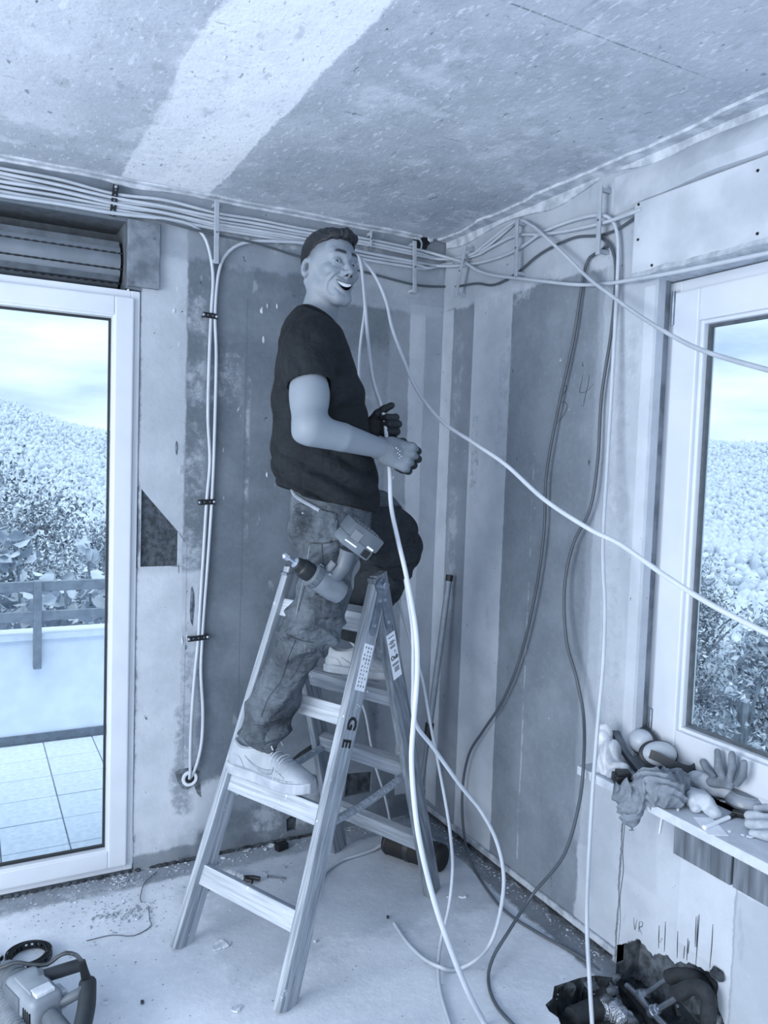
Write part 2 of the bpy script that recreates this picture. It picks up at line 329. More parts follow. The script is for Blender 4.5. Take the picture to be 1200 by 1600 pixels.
# ---------------- door_1: balcony door in the back wall
def ring(mb, x0, x1, z0, z1, w, y0, y1, bev=.004):
    mb.lohi((x0, y0, z0), (x0 + w, y1, z1), bev); mb.lohi((x1 - w, y0, z0), (x1, y1, z1), bev)
    mb.lohi((x0 + w - .002, y0 + .0004, z1 - w), (x1 - w + .002, y1, z1), bev); mb.lohi((x0 + w - .002, y0 + .0004, z0), (x1 - w + .002, y1, z0 + w), bev)
door = struct(thing('door_1', '', '', (-1.78, 0, 0)));
for k in ('label', 'category'): del door[k]
a = MB(); ring(a, DX0 + .003, DX1 - .003, .008, DZ1 - .003, .032, .004, .085); a.build('door_frame', M_white, door)
a = MB(); ring(a, DX0 + .03, DX1 - .026, .035, DZ1 - .030, .066, -.012, .06, .006); sash = a.build('sash', M_white, door)
a = MB()
for (x0, x1, z0, z1) in ((DX1 - .098, DX1 - .088, .095, DZ1 - .09), (DX0 + .092, DX0 + .102, .095, DZ1 - .09)): a.lohi((x0, -.006, z0), (x1, .02, z1), .003)
a.lohi((DX0 + .1, -.006, .095), (DX1 - .096, .02, .106), .003).lohi((DX0 + .1, -.006, DZ1 - .104), (DX1 - .096, .02, DZ1 - .094), .003); a.build('glazing_bead', M_white, sash)
a = MB(); ring(a, DX0 + .103, DX1 - .099, .107, DZ1 - .105, .008, .016, .03, 0); a.build('gasket', M_gasket, sash)
MB().lohi((DX0 + .11, .024, .114), (DX1 - .106, .030, DZ1 - .112)).build('pane', M_glass, door)
MB().lohi((DX0, .001, .0), (DX1, .20, .012)).build('threshold', plain('grimy_threshold', 74, .8), door)
# shutter box above the door
sb = thing('roller_shutter', 'grey rolled shutter in its open dark box above the balcony door', 'shutter', (-1.8, .12, 2.13))
M_box = plain('dusty_box_lining', 92, .9); M_slat = plain('grey_shutter_slat', 118, .5, 0, .06, 12)
a = MB().lohi((DX0, .02, 2.365), (-1.31, .23, 2.38)).lohi((DX0, .215, 2.11), (-1.31, .23, 2.37)).lohi((-1.316, .006, 2.132), (-1.306, .22, 2.37)).lohi((DX0, .09, 2.128), (-1.31, .23, 2.136))
a.build('box_lining', M_box, sb)
cy, cz, R0, NS = .135, 2.232, .082, 9
for k in range(NS):
    a0 = 2 * math.pi * (k + .03) / NS; a1 = 2 * math.pi * (k + .93) / NS; mb = MB(); pts = []
    for q in range(5):
        t = a0 + (a1 - a0) * q / 4; rr = R0 * (1 + .05 * math.sin(math.pi * q / 4)); pts.append((cy + rr * math.cos(t), cz + rr * math.sin(t)))
    pts2 = [(cy + (y - cy) * .88, cz + (z - cz) * .88) for y, z in pts][::-1]
    poly = [(y, z) for y, z in pts + pts2]
    mb.prism(poly, (DX0 + .02, 0, 0), (0, 1, 0), (0, 0, 1), -DX0 - 1.326 - .02 + 0.0); s_ = mb.build('slat', M_slat, sb, smooth=True)
    h = MB(); t = 2 * math.pi * (k + .985) / NS; yy = cy + R0 * 1.0 * math.cos(t); zz = cz + R0 * 1.0 * math.sin(t)
    for i in range(34): x = DX0 + .05 + i * .028; h.box((x, yy, zz), (.014, .006, .006))
    if math.cos(t) < .3: stuff(h.build('slot', M_black, s_))
a = MB().lohi((DX0 + .02, cy - .07, cz - .07), (-1.33, cy + .07, cz + .07)); a.build('shaft', M_box, sb)
bd = thing('box_end_board', 'grey fibre board screwed to the wall at the right end of the shutter box', 'board', (-1.26, 0, 2.135))
MB().lohi((-1.314, -.022, 2.137), (-1.204, -.002, 2.366), .002).build('board_panel', plain('weathered_fibre_board', 120, .85, 0, .2, 18, .3), bd)
for px, py in ((-1.226, 2.31), (-1.222, 2.16), (-1.245, 2.355), (-1.30, 2.15)): MB().lathe([(0, .004), (.003, .003)], (px, -.022, py), (0, -1, 0), 8).build('screw', M_galv, bd)
# ---------------- window_1 in the right wall
win = struct(thing('window_1', '', '', (.08, -2.1, .66)));
for k in ('label', 'category'): del win[k]
def ringB(mb, y0, y1, z0, z1, w, x0, x1, bev=.004):
    mb.lohi((x0, y0, z0), (x1, y0 + w, z1), bev); mb.lohi((x0, y1 - w, z0), (x1, y1, z1), bev)
    mb.lohi((x0 + .0004, y0 + w - .002, z1 - w), (x1, y1 - w + .002, z1), bev); mb.lohi((x0 + .0004, y0 + w - .002, z0), (x1, y1 - w + .002, z0 + w), bev)
wy1, wy0, wz0, wz1 = -1.178, -3.0, .652, 2.116
a = MB(); ringB(a, wy0, wy1, wz0, wz1, .05, .07, .15); a.build('window_frame', M_white, win)
a = MB(); ringB(a, wy0 + .036, wy1 - .036, wz0 + .036, wz1 - .036, .094, .052, .13, .006); wsash = a.build('sash', M_white, win)
a = MB(); ringB(a, wy0 + .126, wy1 - .126, wz0 + .126, wz1 - .126, .014, .066, .09, .004); a.build('glazing_bead', M_white, wsash)
a = MB(); ringB(a, wy0 + .138, wy1 - .138, wz0 + .138, wz1 - .138, .010, .085, .10, 0); a.build('gasket', plain('grey_gasket', 84, .5), wsash)
MB().lohi((.092, wy0 + .142, wz0 + .142), (.098, wy1 - .142, wz1 - .142)).build('pane', M_glass, win)
a = MB().tube([(.05, -1.216, 1.985), (.05, -1.216, 2.085)], .0055, 10); a.tube([(.05, -1.216, 2.052), (.05, -1.216, 2.054)], .0065, 10); a.build('hinge', M_galv, win)
MB().tube([(.05, -1.216, .74), (.05, -1.216, .82)], .0055, 10).build('hinge', M_galv, win)
sill = thing('window_sill', 'pale stone window sill board covered with gloves and gear', 'sill', (-.05, -1.9, .615))
MB().lohi((-.155, -3.1, .613), (.07, -1.125, .640), .003).build('sill_board', plain('pale_stone_sill', 198, .5, 0, .05, 30, .05), sill)
# boards under the sill
g = N('dark_wood_grain'); f = g.noise(40, 4, .6, stretch=(1, 1, .06)); c = g.mix(g.ramp(f, .3, .7), T(84), T(138)); g.bump(f, .2, .003); M_wood_d = g.done(c, .55)
for (y0, y1) in ((-1.395, -1.585), (-1.592, -1.80)):
    o = MB().lohi((-.028, y1, .462), (-.004, y0, .612), .002).build('facing_board', M_wood_d, None, loc=(-.016, (y0 + y1) / 2, .462))
    tag(o, 'dark wood grain facing board under the sill, ' + ('left one of two' if y0 > -1.5 else 'cut off by the right picture edge'), 'board')
# shutter cover above the window and the plaster above it
cv = thing('shutter_cover', 'large pale cover panel with screws above the window', 'panel', (-.02, -2, 2.14))
M_cover = plain('pale_cover_panel', 192, .7, 0, .08, 6, .1)
MB().lohi((-.030, -3.1, 2.142), (-.002, -1.118, 2.352), .004).build('cover_board', M_cover, cv)
for y, z in ((-1.135, 2.345), (-1.14, 2.24), (-1.2, 2.152), (-1.55, 2.16), (-1.54, 2.32), (-1.9, 2.16)): MB().lathe([(0, .0045), (.003, .0035)], (-.030, y, z), (-1, 0, 0), 8).build('screw', M_dark, cv)
a = MB(); prof = [(-.002, 2.352), (-.035, 2.36), (-.052, 2.385), (-.045, 2.42), (-.02, 2.455), (-.004, 2.47)]
for (yy0, yy1) in ((-3.1, -1.0),):
    ny = 50; vs = []; fs = []
    for i in range(ny + 1):
        y = yy1 + (yy0 - yy1) * i / ny; k = min(1, (i) / 9.0) ** .7
        for (x, z) in prof: vs.append((x * k - .001 + .004 * mnoise.noise((0, y * 9, z * 9)), y, z + .006 * mnoise.noise((5, y * 6, 0))))
    m = len(prof)
    for i in range(ny):
        for j in range(m - 1): fs.append((i * m + j, i * m + j + 1, (i + 1) * m + j + 1, (i + 1) * m + j))
    a.add(vs, fs)
struct(a.build('trim_1', plain('pale_lumpy_plaster', 186, .9, 0, .08, 8, .3), None, smooth=True))
a = MB(); ny = 60; vs = []; fs = []                         # broken plaster lip between cover and window head
for i in range(ny + 1):
    y = -1.13 - 1.9 * i / ny; w = .012 + .010 * (mnoise.noise((y * 14, 3, 1)) + .5)
    for (x, z) in ((-.004, 2.150), (-.004 - w * 1.6, 2.144), (-.004 - w * 2.0, 2.128 + .004 * mnoise.noise((y * 30, 0, 7))), (-.002, 2.117), (.06, 2.117)): vs.append((x, y, z))
for i in range(ny):
    for j in range(4): fs.append((i * 5 + j, i * 5 + j + 1, (i + 1) * 5 + j + 1, (i + 1) * 5 + j))
struct(a.add(vs, fs).build('trim_2', plain('broken_plaster_lip', 184, .9, 0, .1, 30, .4), None, smooth=True))
# low plaster edge along the foot of the right wall and rough edge of the ceiling
a = MB(); a.lohi((-.012, -1.176, .022), (-.0005, -.02, .045), .003); struct(a.build('baseboard_right', plain('pale_plaster_edge', 176, .9, 0, .2, 20, .4)))
a = MB()
for i in range(70):
    y = -.03 - 1.13 * i / 70; a.ico((-.006, y, .010), random.uniform(.006, .014), 1, (.8, 1.3, .8), .3)
o = stuff(a.build('trim_3', M_dirt)); o['kind'] = 'structure'
a = MB()
for i in range(110):
    x = -1.2 + 1.19 * i / 110 if i < 70 else -2.3 + (i - 70) * .027
    if -1.26 < x or True: a.ico((x, -.006, .006), random.uniform(.004, .011), 1, (1.5, .9, .8), .3)
struct(a.build('trim_4', M_dirt))
def rough_strip(name, p0, p1, d1, d2, w1, w2, t, mat, n=60, seed=0):
    p0 = Vector(p0); p1 = Vector(p1); d1 = Vector(d1); d2 = Vector(d2); vs = []; fs = []
    for i in range(n + 1):
        p = p0.lerp(p1, i / n); k = i * .14 + seed * 10
        a_ = w1 * (.8 + .35 * mnoise.noise((k, seed, 0)) + .2 * mnoise.noise((k * 3, seed, 2))); b_ = w2 * (.7 + .6 * mnoise.noise((k, 5, seed)))
        vs += [p + d1 * a_, p + d1 * a_ * .96 + d2 * t, p + d1 * t * 1.5 + d2 * t * 1.5, p + d2 * b_ * .96 + d1 * t, p + d2 * b_]
    for i in range(n):
        for j in range(4): fs.append((i * 5 + j, i * 5 + j + 1, (i + 1) * 5 + j + 1, (i + 1) * 5 + j))
    return struct(MB().add(vs, fs).build(name, mat, None, smooth=True))
M_edge = plain('pale_ceiling_edge', 190, .9, 0, .15, 20, .4)
rough_strip('trim_5', (-2.4, 0, H), (-.13, 0, H), (0, -1, 0), (0, 0, -1), .035, .022, .006, M_edge, 80, 1)
rough_strip('trim_6', (0, -.02, H), (0, -3.1, H), (-1, 0, 0), (0, 0, -1), .07, .05, .008, M_edge, 80, 2)
# black hole with cables at the ceiling corner
ch = thing('ceiling_chase', 'small black broken hole at the ceiling in the room corner', 'hole', onA(660, 382, .004))
pts = [onA(px, py, .004) for px, py in ((645, 372), (668, 371), (676, 376), (668, 384), (664, 396), (654, 394), (650, 385))]
cen = sum(pts, Vector()) / len(pts)
MB().add([p for p in pts] + [p + Vector((0, .0035, 0)) for p in pts], [tuple(range(7))] + [(i, (i + 1) % 7, (i + 1) % 7 + 7, i + 7) for i in range(7)]).build('hole_ground', M_black, ch)
MB().tube(spline([onA(654, 371, .012), onA(659, 380, .02), onA(657, 392, .012)]), .004, 6).build('stub', M_clip, ch)
MB().ico(onA(672, 374, .015), .014, 1, (1.3, .7, .8), .3).ico(onA(676, 372, .012), .009, 1, (1, 1, 1), .3).build('crumb', M_rubble, ch)
# ================================================================== outside
M_leafs = [plain('leaf_tone_%s' % s, v, .6, 0, .35, 3, 0) for s, v in (('pale', 176), ('mid', 148), ('deep', 112))]
def leafmesh(name, centers, size, mat, parent=None, loc=(0, 0, 0), rough=.6, aspect=.5, seed=0, group=None, flat=0.0):
    """many leaves, six corners each, folded along the midrib"""
    r = np.random.default_rng(seed); n = len(centers); c = np.asarray(centers, float)
    ax = r.normal(size=(n, 3)); ax[:, 2] *= (1 - flat); ax /= np.linalg.norm(ax, axis=1)[:, None]
    up = r.normal(size=(n, 3)); up[:, 2] += 1.2 + 3 * flat; b = np.cross(ax, up); b /= np.linalg.norm(b, axis=1)[:, None] + 1e-9; nn = np.cross(ax, b)
    s = size * r.uniform(.6, 1.3, size=(n, 1)); w = s * aspect
    if aspect > .6:                                        # big leaves: six corners, cupped
        v = np.stack([c - ax * s * .5, c - ax * s * .22 + b * w * .46 + nn * w * .14, c + ax * s * .18 + b * w * .40 + nn * w * .16, c + ax * s * .5 - nn * s * .08, c + ax * s * .18 - b * w * .40 + nn * w * .16, c - ax * s * .22 - b * w * .46 + nn * w * .14], 1).reshape(-1, 3); K = 6; tri = [0, 1, 2, 0, 2, 3, 0, 3, 4, 0, 4, 5]
    else: v = np.stack([c - ax * s * .5, c - ax * s * .1 + b * w * .5 + nn * w * .18, c + ax * s * .5 - nn * s * .1, c - ax * s * .1 - b * w * .5 + nn * w * .18], 1).reshape(-1, 3); K = 4; tri = [0, 1, 2, 0, 2, 3]
    NT = len(tri) // 3
    me = bpy.data.meshes.new(name); me.vertices.add(K * n); me.vertices.foreach_set('co', v.astype(np.float32).ravel())
    idx = (np.arange(n)[:, None] * K + np.array(tri)[None]).ravel().astype(np.int32)
    me.loops.add(3 * NT * n); me.loops.foreach_set('vertex_index', idx); me.polygons.add(NT * n)
    me.polygons.foreach_set('loop_start', (np.arange(NT * n) * 3).astype(np.int32))
    for m in (mat if isinstance(mat, list) else [mat]): me.materials.append(m)
    if isinstance(mat, list): me.polygons.foreach_set('material_index', np.repeat(r.integers(0, len(mat), n), NT).astype(np.int32))
    me.update(); me.validate()
    o = bpy.data.objects.new(name, me); COL.objects.link(o)
    if parent: o.parent = parent
    else: o.location = loc
    return o
# balcony
bal = struct(MB().lohi((-4.0, .26, -.30), (.9, 1.95, -.112)).build('balcony_slab', plain('slab_screed', 176, .9)))
M_tile = [plain('pale_balcony_tile_' + s, v, .45, 0, .05, 40, .05) for s, v in (('one', 226), ('two', 220), ('three', 231))]
tm = {}
for i in range(11):
    for j in range(6):
        x = -2.99 + i * .2615; y = .272 + j * .2615; m = (i * 7 + j * 3) % 3
        if m not in tm:
            o = MB().lohi((0, 0, -.112), (.2555, .2555, -.1), .0015).build('tile', M_tile[m], bal); tm[m] = o.data
        else:
            o = bpy.data.objects.new('tile', tm[m]); COL.objects.link(o); o.parent = bal
        o.location = (x, y, .0005 * ((i * 5 + j * 3) % 4))
par = struct(MB().lohi((-4.0, 1.86, -.35), (1.2, 2.0, .49), .004).build('balcony_parapet', plain('white_parapet_render', 232, .85, 0, .03, 8, .1)))
MB().lohi((-4.0, 1.845, .49), (1.2, 2.02, .525), .004).build('coping', plain('white_coping', 240, .7, 0, .02), par)
MB().lohi((-4.0, 1.848, -.1), (1.2, 1.86, -.05)).build('skirting', plain('grey_skirting', 112, .8), par)
rl = thing('balcony_railing', 'grey two bar railing fixed to the white balcony parapet', 'railing', (-1.46, 1.83, .3))
M_rail = plain('weathered_grey_rail', 132, .6, 0, .1, 20, .1)
ry = 1.80
z1, z1b, z2, z2b = on(0, 911, 1, ry).z, on(0, 927, 1, ry).z, on(0, 959, 1, ry).z, on(0, 974, 1, ry).z
MB().lohi((-4, ry, z1b), (1.2, ry + .03, z1), .003).build('top_rail', M_rail, rl)
MB().lohi((-4, ry, z2b), (1.2, ry + .03, z2), .003).build('middle_rail', M_rail, rl)
for px in (-1.46, -.2, -2.72): MB().lohi((px - .021, ry - .014, on(57, 1045, 1, ry).z), (px + .021, ry + .045, z1 + .004), .003).build('post', M_rail, rl)
# climbing plant behind the parapet with large leaves
vine = thing('climbing_plant', 'large pale leafed plant climbing behind the balcony railing', 'plant', (-1.4, 2.3, -2.8))
r = np.random.default_rng(3)
cs = np.concatenate([np.stack([r.uniform(-2.4, .3, 900), r.uniform(2.05, 2.7, 900), .40 + r.beta(1.6, 2.2, 900) * .42], 1),
    np.stack([r.normal(-1.93, .13, 260), r.uniform(2.1, 2.5, 260), .70 + r.uniform(0, 1, 260) * .32], 1),
    np.stack([r.normal(-1.56, .05, 26), r.uniform(2.1, 2.3, 26), .86 + r.uniform(0, 1, 26) * .20], 1),
    np.stack([r.normal(-1.72, .04, 16), r.uniform(2.1, 2.3, 16), 1.0 + r.uniform(0, 1, 16) * .22], 1),
    np.stack([r.normal(-1.16, .03, 10), r.uniform(2.1, 2.3, 10), .84 + r.uniform(0, 1, 10) * .18], 1)])
cs -= np.array([-1.4, 2.3, -2.8])
stuff(leafmesh('foliage', cs, .095, [plain('large_leaf_pale', 190, .5, 0, .12, 4, 0), plain('large_leaf_mid', 164, .5, 0, .2, 4, 0)], vine, aspect=.72, seed=5))
a = MB()
for (x, z) in ((-1.56, 1.03), (-1.72, 1.2), (-1.9, .95), (-1.16, 1.0), (-1.3, .8), (-1.0, .8)): a.tube(spline([(x + .1, 2.3, -2.8), (x + .05, 2.25, .3), (x, 2.2, z)], .3), .008, 5)
a.build('stem', M_leafs[1], vine)
# ground and hills seen from the house: polar height field
def hz(az, rr):
    k = 9 * math.exp(-((rr - 330) / 120.0) ** 2) if rr > 60 else 0
    base = -3.2 - min(rr, 40) * .10 - max(0, min(rr - 40, 60)) * .1
    rise = max(0.0, min(1.0, (rr - 190) / 330.0)); rise = rise * rise * (3 - 2 * rise)
    ridge = 34 + 16 * math.cos((az - 78) * math.pi / 42) if az > 50 else 34 - 16 * math.cos((50 - az) * .02)
    top = float(np.interp(az, [-40, 0, 3, 6, 9, 14, 30, 50, 56, 100], [41, 48, 42, 33, 28, 28, 36, 35, 33, 38]))
    return base + rise * top + (.8 * mnoise.noise((az * .2, rr * .02, 0)) if rr > 20 else 0) + (3.0 * mnoise.noise((az * .11, rr * .012, 4)) if rr > 80 else 0)
azs = np.linspace(-40, 100, 90); rs = np.concatenate([np.linspace(2.2, 40, 24), np.geomspace(44, 640, 44)]); vs = []; fs = []
for az in azs:
    for rr in rs:
        a_ = math.radians(90 - az); vs.append((CAM[0] + rr * 1.0 * math.cos(a_), CAM[1] + rr * math.sin(a_) , hz(az, rr)))
vs = [v if (v[1] > 2.3 or v[0] > .5 or (v[0]**2 + v[1]**2) > 60) else (v[0], v[1], -3.4) for v in vs]
m = len(rs)
for i in range(len(azs) - 1):
    for j in range(m - 1): fs.append((i * m + j, i * m + j + 1, (i + 1) * m + j + 1, (i + 1) * m + j))
M_hill_haze = plain('haze_toned_woodland_floor', 172, .9, 0, .15, .05, 0); M_forest_haze = [plain('haze_toned_forest_' + s, v, .9, 0, .06, .5, 0) for s, v in (('a', 182), ('b', 185), ('c', 190), ('d', 177))]  # distance haze is put into these pale base colours
struct(MB().add(vs, fs).build('hillside', M_hill_haze, None, smooth=True, sharp=0))
def forest(name, n, r0, r1, sz, azr, seed, mats, zlift=0.25):
    rg = np.random.default_rng(seed); b = bmesh.new(); bmesh.ops.create_icosphere(b, subdivisions=1, radius=1)
    bv = np.array([v.co[:] for v in b.verts]); bf = np.array([[v.index for v in f.verts] for f in b.faces]); b.free(); V = []; F = []; MI = []
    for i in range(n):
        az = rg.uniform(*azr); rr = math.exp(rg.uniform(math.log(r0), math.log(r1))) if r0 < 60 else rg.uniform(r0, r1); a_ = math.radians(90 - az)
        s = sz * rg.uniform(.6, 1.3); tall = rg.uniform(.9, 1.4) if rg.random() > .1 else rg.uniform(1.8, 2.2)
        q = bv * (1 + rg.uniform(-.25, .25, (len(bv), 1))) * np.array([s, s, s * tall]) * (np.array([.62, .62, 1]) if tall > 1.7 else 1)
        q = q + np.array([CAM[0] + rr * math.cos(a_), CAM[1] + rr * math.sin(a_), hz(az, rr) + s * zlift])
        F.append(bf + len(V) * len(bv)); V.append(q); MI += [int(rg.integers(0, len(mats)))] * len(bf)
    V = np.concatenate(V); F = np.concatenate(F)
    me = bpy.data.meshes.new(name); me.from_pydata(V.tolist(), [], F.tolist()); o = bpy.data.objects.new(name, me); COL.objects.link(o)
    for x in mats: me.materials.append(x)
    me.polygons.foreach_set('material_index', MI); me.polygons.foreach_set('use_smooth', [True] * len(F)); return o
o = stuff(forest('haze_toned_forest', 60000, 150, 560, 1.05, (-12, 84), 1, M_forest_haze)); tag(o, 'forest painted in pale haze tones covering the hills beyond the balcony and the window', 'forest')
o = stuff(forest('valley_trees', 10000, 40, 150, .85, (-12, 84), 2, M_forest_haze[1:] , .3)); tag(o, 'mixed treetops painted in pale haze tones in the valley below the hills', 'trees')
def tree(name, label, px, dep, top, base_z, rad, n, leaf, mats, seed, stems=5, lean=0.0):
    p = at(px, 760, dep); o = thing(name, label, 'tree', (p.x, p.y, base_z)); rg = np.random.default_rng(seed); ht = top - base_z; tips = []
    a = MB(); a.tube(spline([(p.x, p.y, base_z), (p.x + lean * .4, p.y, base_z + ht * .35), (p.x + lean, p.y, base_z + ht * .62)], .5), .05, 5)
    for i in range(stems):
        z0 = base_z + ht * rg.uniform(.2, .5); an = rg.uniform(0, 6.28); ex = rad * rg.uniform(.5, 1.0)
        a.tube(spline([(p.x, p.y, z0), (p.x + ex * .5 * math.cos(an), p.y + ex * .5 * math.sin(an), z0 + ht * .14), (p.x + ex * math.cos(an), p.y + ex * math.sin(an), z0 + ht * .24)], .4), .02, 4)
    a.build('trunk', M_leafs[2], o)
    cl = []
    for i in range(26):
        u = rg.normal(size=3); u /= np.linalg.norm(u); k = rg.uniform(.35, 1.0); cl.append(u * k)
    cl = np.array(cl); ci = rg.integers(0, 26, n); q = cl[ci] * np.array([rad, rad, ht * .5]) * .8 + rg.normal(size=(n, 3)) * rad * .2
    q[:, 2] += ht * .55; q[:, 0] += lean * q[:, 2] / ht
    stuff(leafmesh('foliage', q, leaf, mats, o, seed=seed)); return o
Lp = plain('bush_leaf_pale', 182, .6, 0, .15, 2, 0); Lm = plain('bush_leaf_mid', 148, .6, 0, .2, 2, 0); Ld = plain('bush_leaf_dark', 120, .6, 0, .25, 2, 0)
tree('bushy_tree', 'dark dense bushy tree left behind the balcony plant', 18, 13, 1.9, -4.5, 1.5, 15000, .09, [Lm, Ld, Ld, Lp], 11)
tree('bushy_tree', 'grey green rounded tree behind the middle of the railing', 100, 11, .95, -4.5, 1.25, 14000, .08, [Lm, Lm, Ld, Lp], 12)
tree('bushy_tree', 'low dark shrub tree between railing and valley', 60, 9, -.1, -4.2, 1.6, 13000, .07, [Lm, Ld, Ld, Lp], 13)
tree('weeping_tree', 'pale slender tree right beside the balcony door edge', 178, 15, 1.9, -4.5, 1.0, 9000, .09, [Lp, Lp, Lm], 14)
tree('bushy_tree', 'grey rounded tree seen at the left side of the window pane', 1100, 17, .35, -5, 1.3, 12000, .10, [Lm, Lm, Lp], 15)
tree('young_tree', 'thin young tree with upright shoots seen through the window pane', 1186, 9, .75, -3.8, .35, 420, .11, [Lm, Lm, Lp], 16, 4)
tree('bushy_tree', 'small pale shrub at the right picture edge beyond the window', 1235, 13, -.3, -4, 1.0, 4000, .12, [Lm, Lp], 17)
# leafy thicket on the slope below the window
rg = np.random.default_rng(21); n = 110000; az = rg.uniform(44, 84, n); rr = np.sqrt(rg.uniform(4.2 ** 2, 24 ** 2, n)); a_ = np.radians(90 - az)
x = CAM[0] + rr * np.cos(a_); y = CAM[1] + rr * np.sin(a_); keep = (x > 1.0)
hgt = np.array([.9 * mnoise.noise((X * .55, Y * .55, 0)) + .35 * mnoise.noise((X * 1.7, Y * 1.7, 3)) for X, Y in zip(x, y)])
z = -2.55 + hgt * .8 - (rr - 5) * .055 - rg.uniform(0, 1, n) ** 2 * .7
o = stuff(leafmesh('shrub_thicket', np.stack([x, y, z], 1)[keep], .095, [Lp, Lm, Ld, Lm], None, seed=22, aspect=.42)); tag(o, 'pale leafy thicket on the slope below the window', 'shrubs')

# ================================================================== ladder
FL = Vector((-1.252, -.527, 0)); FR = Vector((-1.046, -.962, 0)); RL = Vector((-.465, -.129, 0)); RR = Vector((-.277, -.583, 0))
u = (FR - FL).normalized(); TL = Vector((-.843, -.360, 1.15)); TR = Vector((-.675, -.738, 1.16))
inw = Vector((-u.y, u.x, 0))                                  # horizontal, from the front section to the rear one
def wood(name, d, v0, v1, seed):
    g = N(name); q = d.to_track_quat('Z', 'Y').inverted().to_euler()
    m = g.n('ShaderNodeMapping', {0: g.tc.outputs['Object'], 1: (seed, 0, 0)}); r = g.n('ShaderNodeVectorRotate', {0: g.tc.outputs['Object']}, rotation_type='EULER_XYZ'); r.inputs['Rotation'].default_value = q
    v = r.outputs[0]; f = g.noise(30, 5, .65, vec=v, stretch=(3.2, 3.2, .10)); f2 = g.noise(9, 3, .6, vec=v, stretch=(1.6, 1.6, .3))
    c = g.mix(g.ramp(f, .32, .68), T(v0), T(v1)); c = g.mix(g.ramp(f2, .55, .72, 0, .5), c, T(v0 * .86))
    c = g.mix(g.ramp(g.noise(26, 4, .7), .66, .71, 0, .8), c, T(226)); g.bump(f, .25, .003); return g.done(c, .72)
lad = thing('step_ladder', 'weathered wooden double step ladder with splashes of paint under the standing man', 'ladder', (-.76, -.55, 0))
RW, RT = .074, .027
rails = {}
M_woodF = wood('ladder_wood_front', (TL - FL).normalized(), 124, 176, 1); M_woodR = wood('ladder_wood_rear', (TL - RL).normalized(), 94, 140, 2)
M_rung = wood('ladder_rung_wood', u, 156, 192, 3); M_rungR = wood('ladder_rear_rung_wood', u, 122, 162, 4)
def rail(a, b, side, sgn, mat, nm):
    d = (b - a).normalized(); nrm = (inw - d * d.dot(inw)).normalized()
    off = u * (RT / 2) * side + nrm * (RW / 2) * sgn
    o = MB().beam(a + off - d * .0, b + off + d * .03, RW, RT, nrm, .004); o_ = o.build('rail', mat, lad); rails[nm] = (a + off, b + off, d, nrm); return o_
# foot ends stand flat on the floor: start them a little above and add a cut foot
def footed(a, b): d = (b - a).normalized(); return a + d * (.012), b
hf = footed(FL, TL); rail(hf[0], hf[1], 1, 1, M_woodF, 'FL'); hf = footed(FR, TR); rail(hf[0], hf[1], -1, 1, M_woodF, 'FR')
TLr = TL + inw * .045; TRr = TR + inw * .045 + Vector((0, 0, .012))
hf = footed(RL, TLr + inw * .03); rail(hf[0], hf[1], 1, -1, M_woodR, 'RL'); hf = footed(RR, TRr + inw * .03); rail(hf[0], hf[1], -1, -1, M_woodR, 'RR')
def rung(nl, nr, z, mat, w=.06, t=.034, tilt=None):
    a, b, d, nn = rails[nl]; pa = a + d * ((z - a.z) / d.z); a2, b2, d2, n2 = rails[nr]; pb = a2 + d2 * ((z - a2.z) / d2.z)
    return MB().beam(pa, pb, w, t, d, .003).build('rung', mat, lad)
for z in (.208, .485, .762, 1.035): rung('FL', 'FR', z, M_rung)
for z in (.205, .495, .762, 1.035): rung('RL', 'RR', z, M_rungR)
def onrail(nm, z, s=1.0, acr=0.0, lift=0.0):                  # point on the outer (camera side) face of a right-hand rail
    a, b, d, nn = rails[nm]; p = a + d * ((z - a.z) / d.z); return p + u * (RT / 2 + lift) * s + nn * acr
# hinge plates on both pairs of rails
for nm_f, nm_r, s in (('FR', 'RR', 1), ('FL', 'RL', -1)):
    top = (onrail(nm_f, 1.165, s, .03, .006) + onrail(nm_r, 1.165, s, -.03, .006)) / 2
    hp = None
    for nm, sg in ((nm_f, 1), (nm_r, -1)):
        a, b, d, nn = rails[nm]; mb = MB(); p0 = onrail(nm, 1.02 if sg > 0 else 1.03, s, .004 * sg, 0); p1 = onrail(nm, 1.155, s, .006 * sg, 0)
        L = (p1 - p0).length; poly = []
        for k in range(9): t = math.pi + math.pi * k / 8; poly.append((.017 * math.cos(t), .017 * math.sin(t)))
        poly += [(.017, L * .7), (.030 * 1, L)] if sg > 0 else [(.017, L), ]
        poly += [(.034, L + .012), (.004, L + .026), (-.017, L)] if sg > 0 else [(0, L + .03), (-.034, L + .016), (-.030, L), (-.017, L * .7)]
        mb.prism(poly, p0, nn, d, .005 * s if True else 0)
        pl = mb.build('hinge_plate', M_galv, lad)
        for z in (1.035, 1.11):
            q = onrail(nm, z, s, .004 * sg, .005); MB().lathe([(0, .007), (.003, .0065), (.004, .004)], q, u * s, 10).build('rivet', M_steel, pl)
    MB().lathe([(-.002, .014), (.010, .014), (.012, .008)], top, u * s, 14).build('hinge_pin', M_steel, lad)
# brace bars between the two sections
for nf_, nr_, s in (('FR', 'RR', 1), ('FL', 'RL', -1)):
    a, b, d, nn = rails[nf_]; pa = a + d * ((.455 - a.z) / d.z) - u * s * .022 + nn * .02; a2, b2, d2, n2 = rails[nr_]; pb = a2 + d2 * ((.475 - a2.z) / d2.z) - u * s * .022
    pm = pa.lerp(pb, .5) + Vector((0, 0, -.012)); c = MB(); c.tube(spline([pa, pm, pb], .04), .013, 8); c.build('brace', M_rungR, lad, smooth=True)
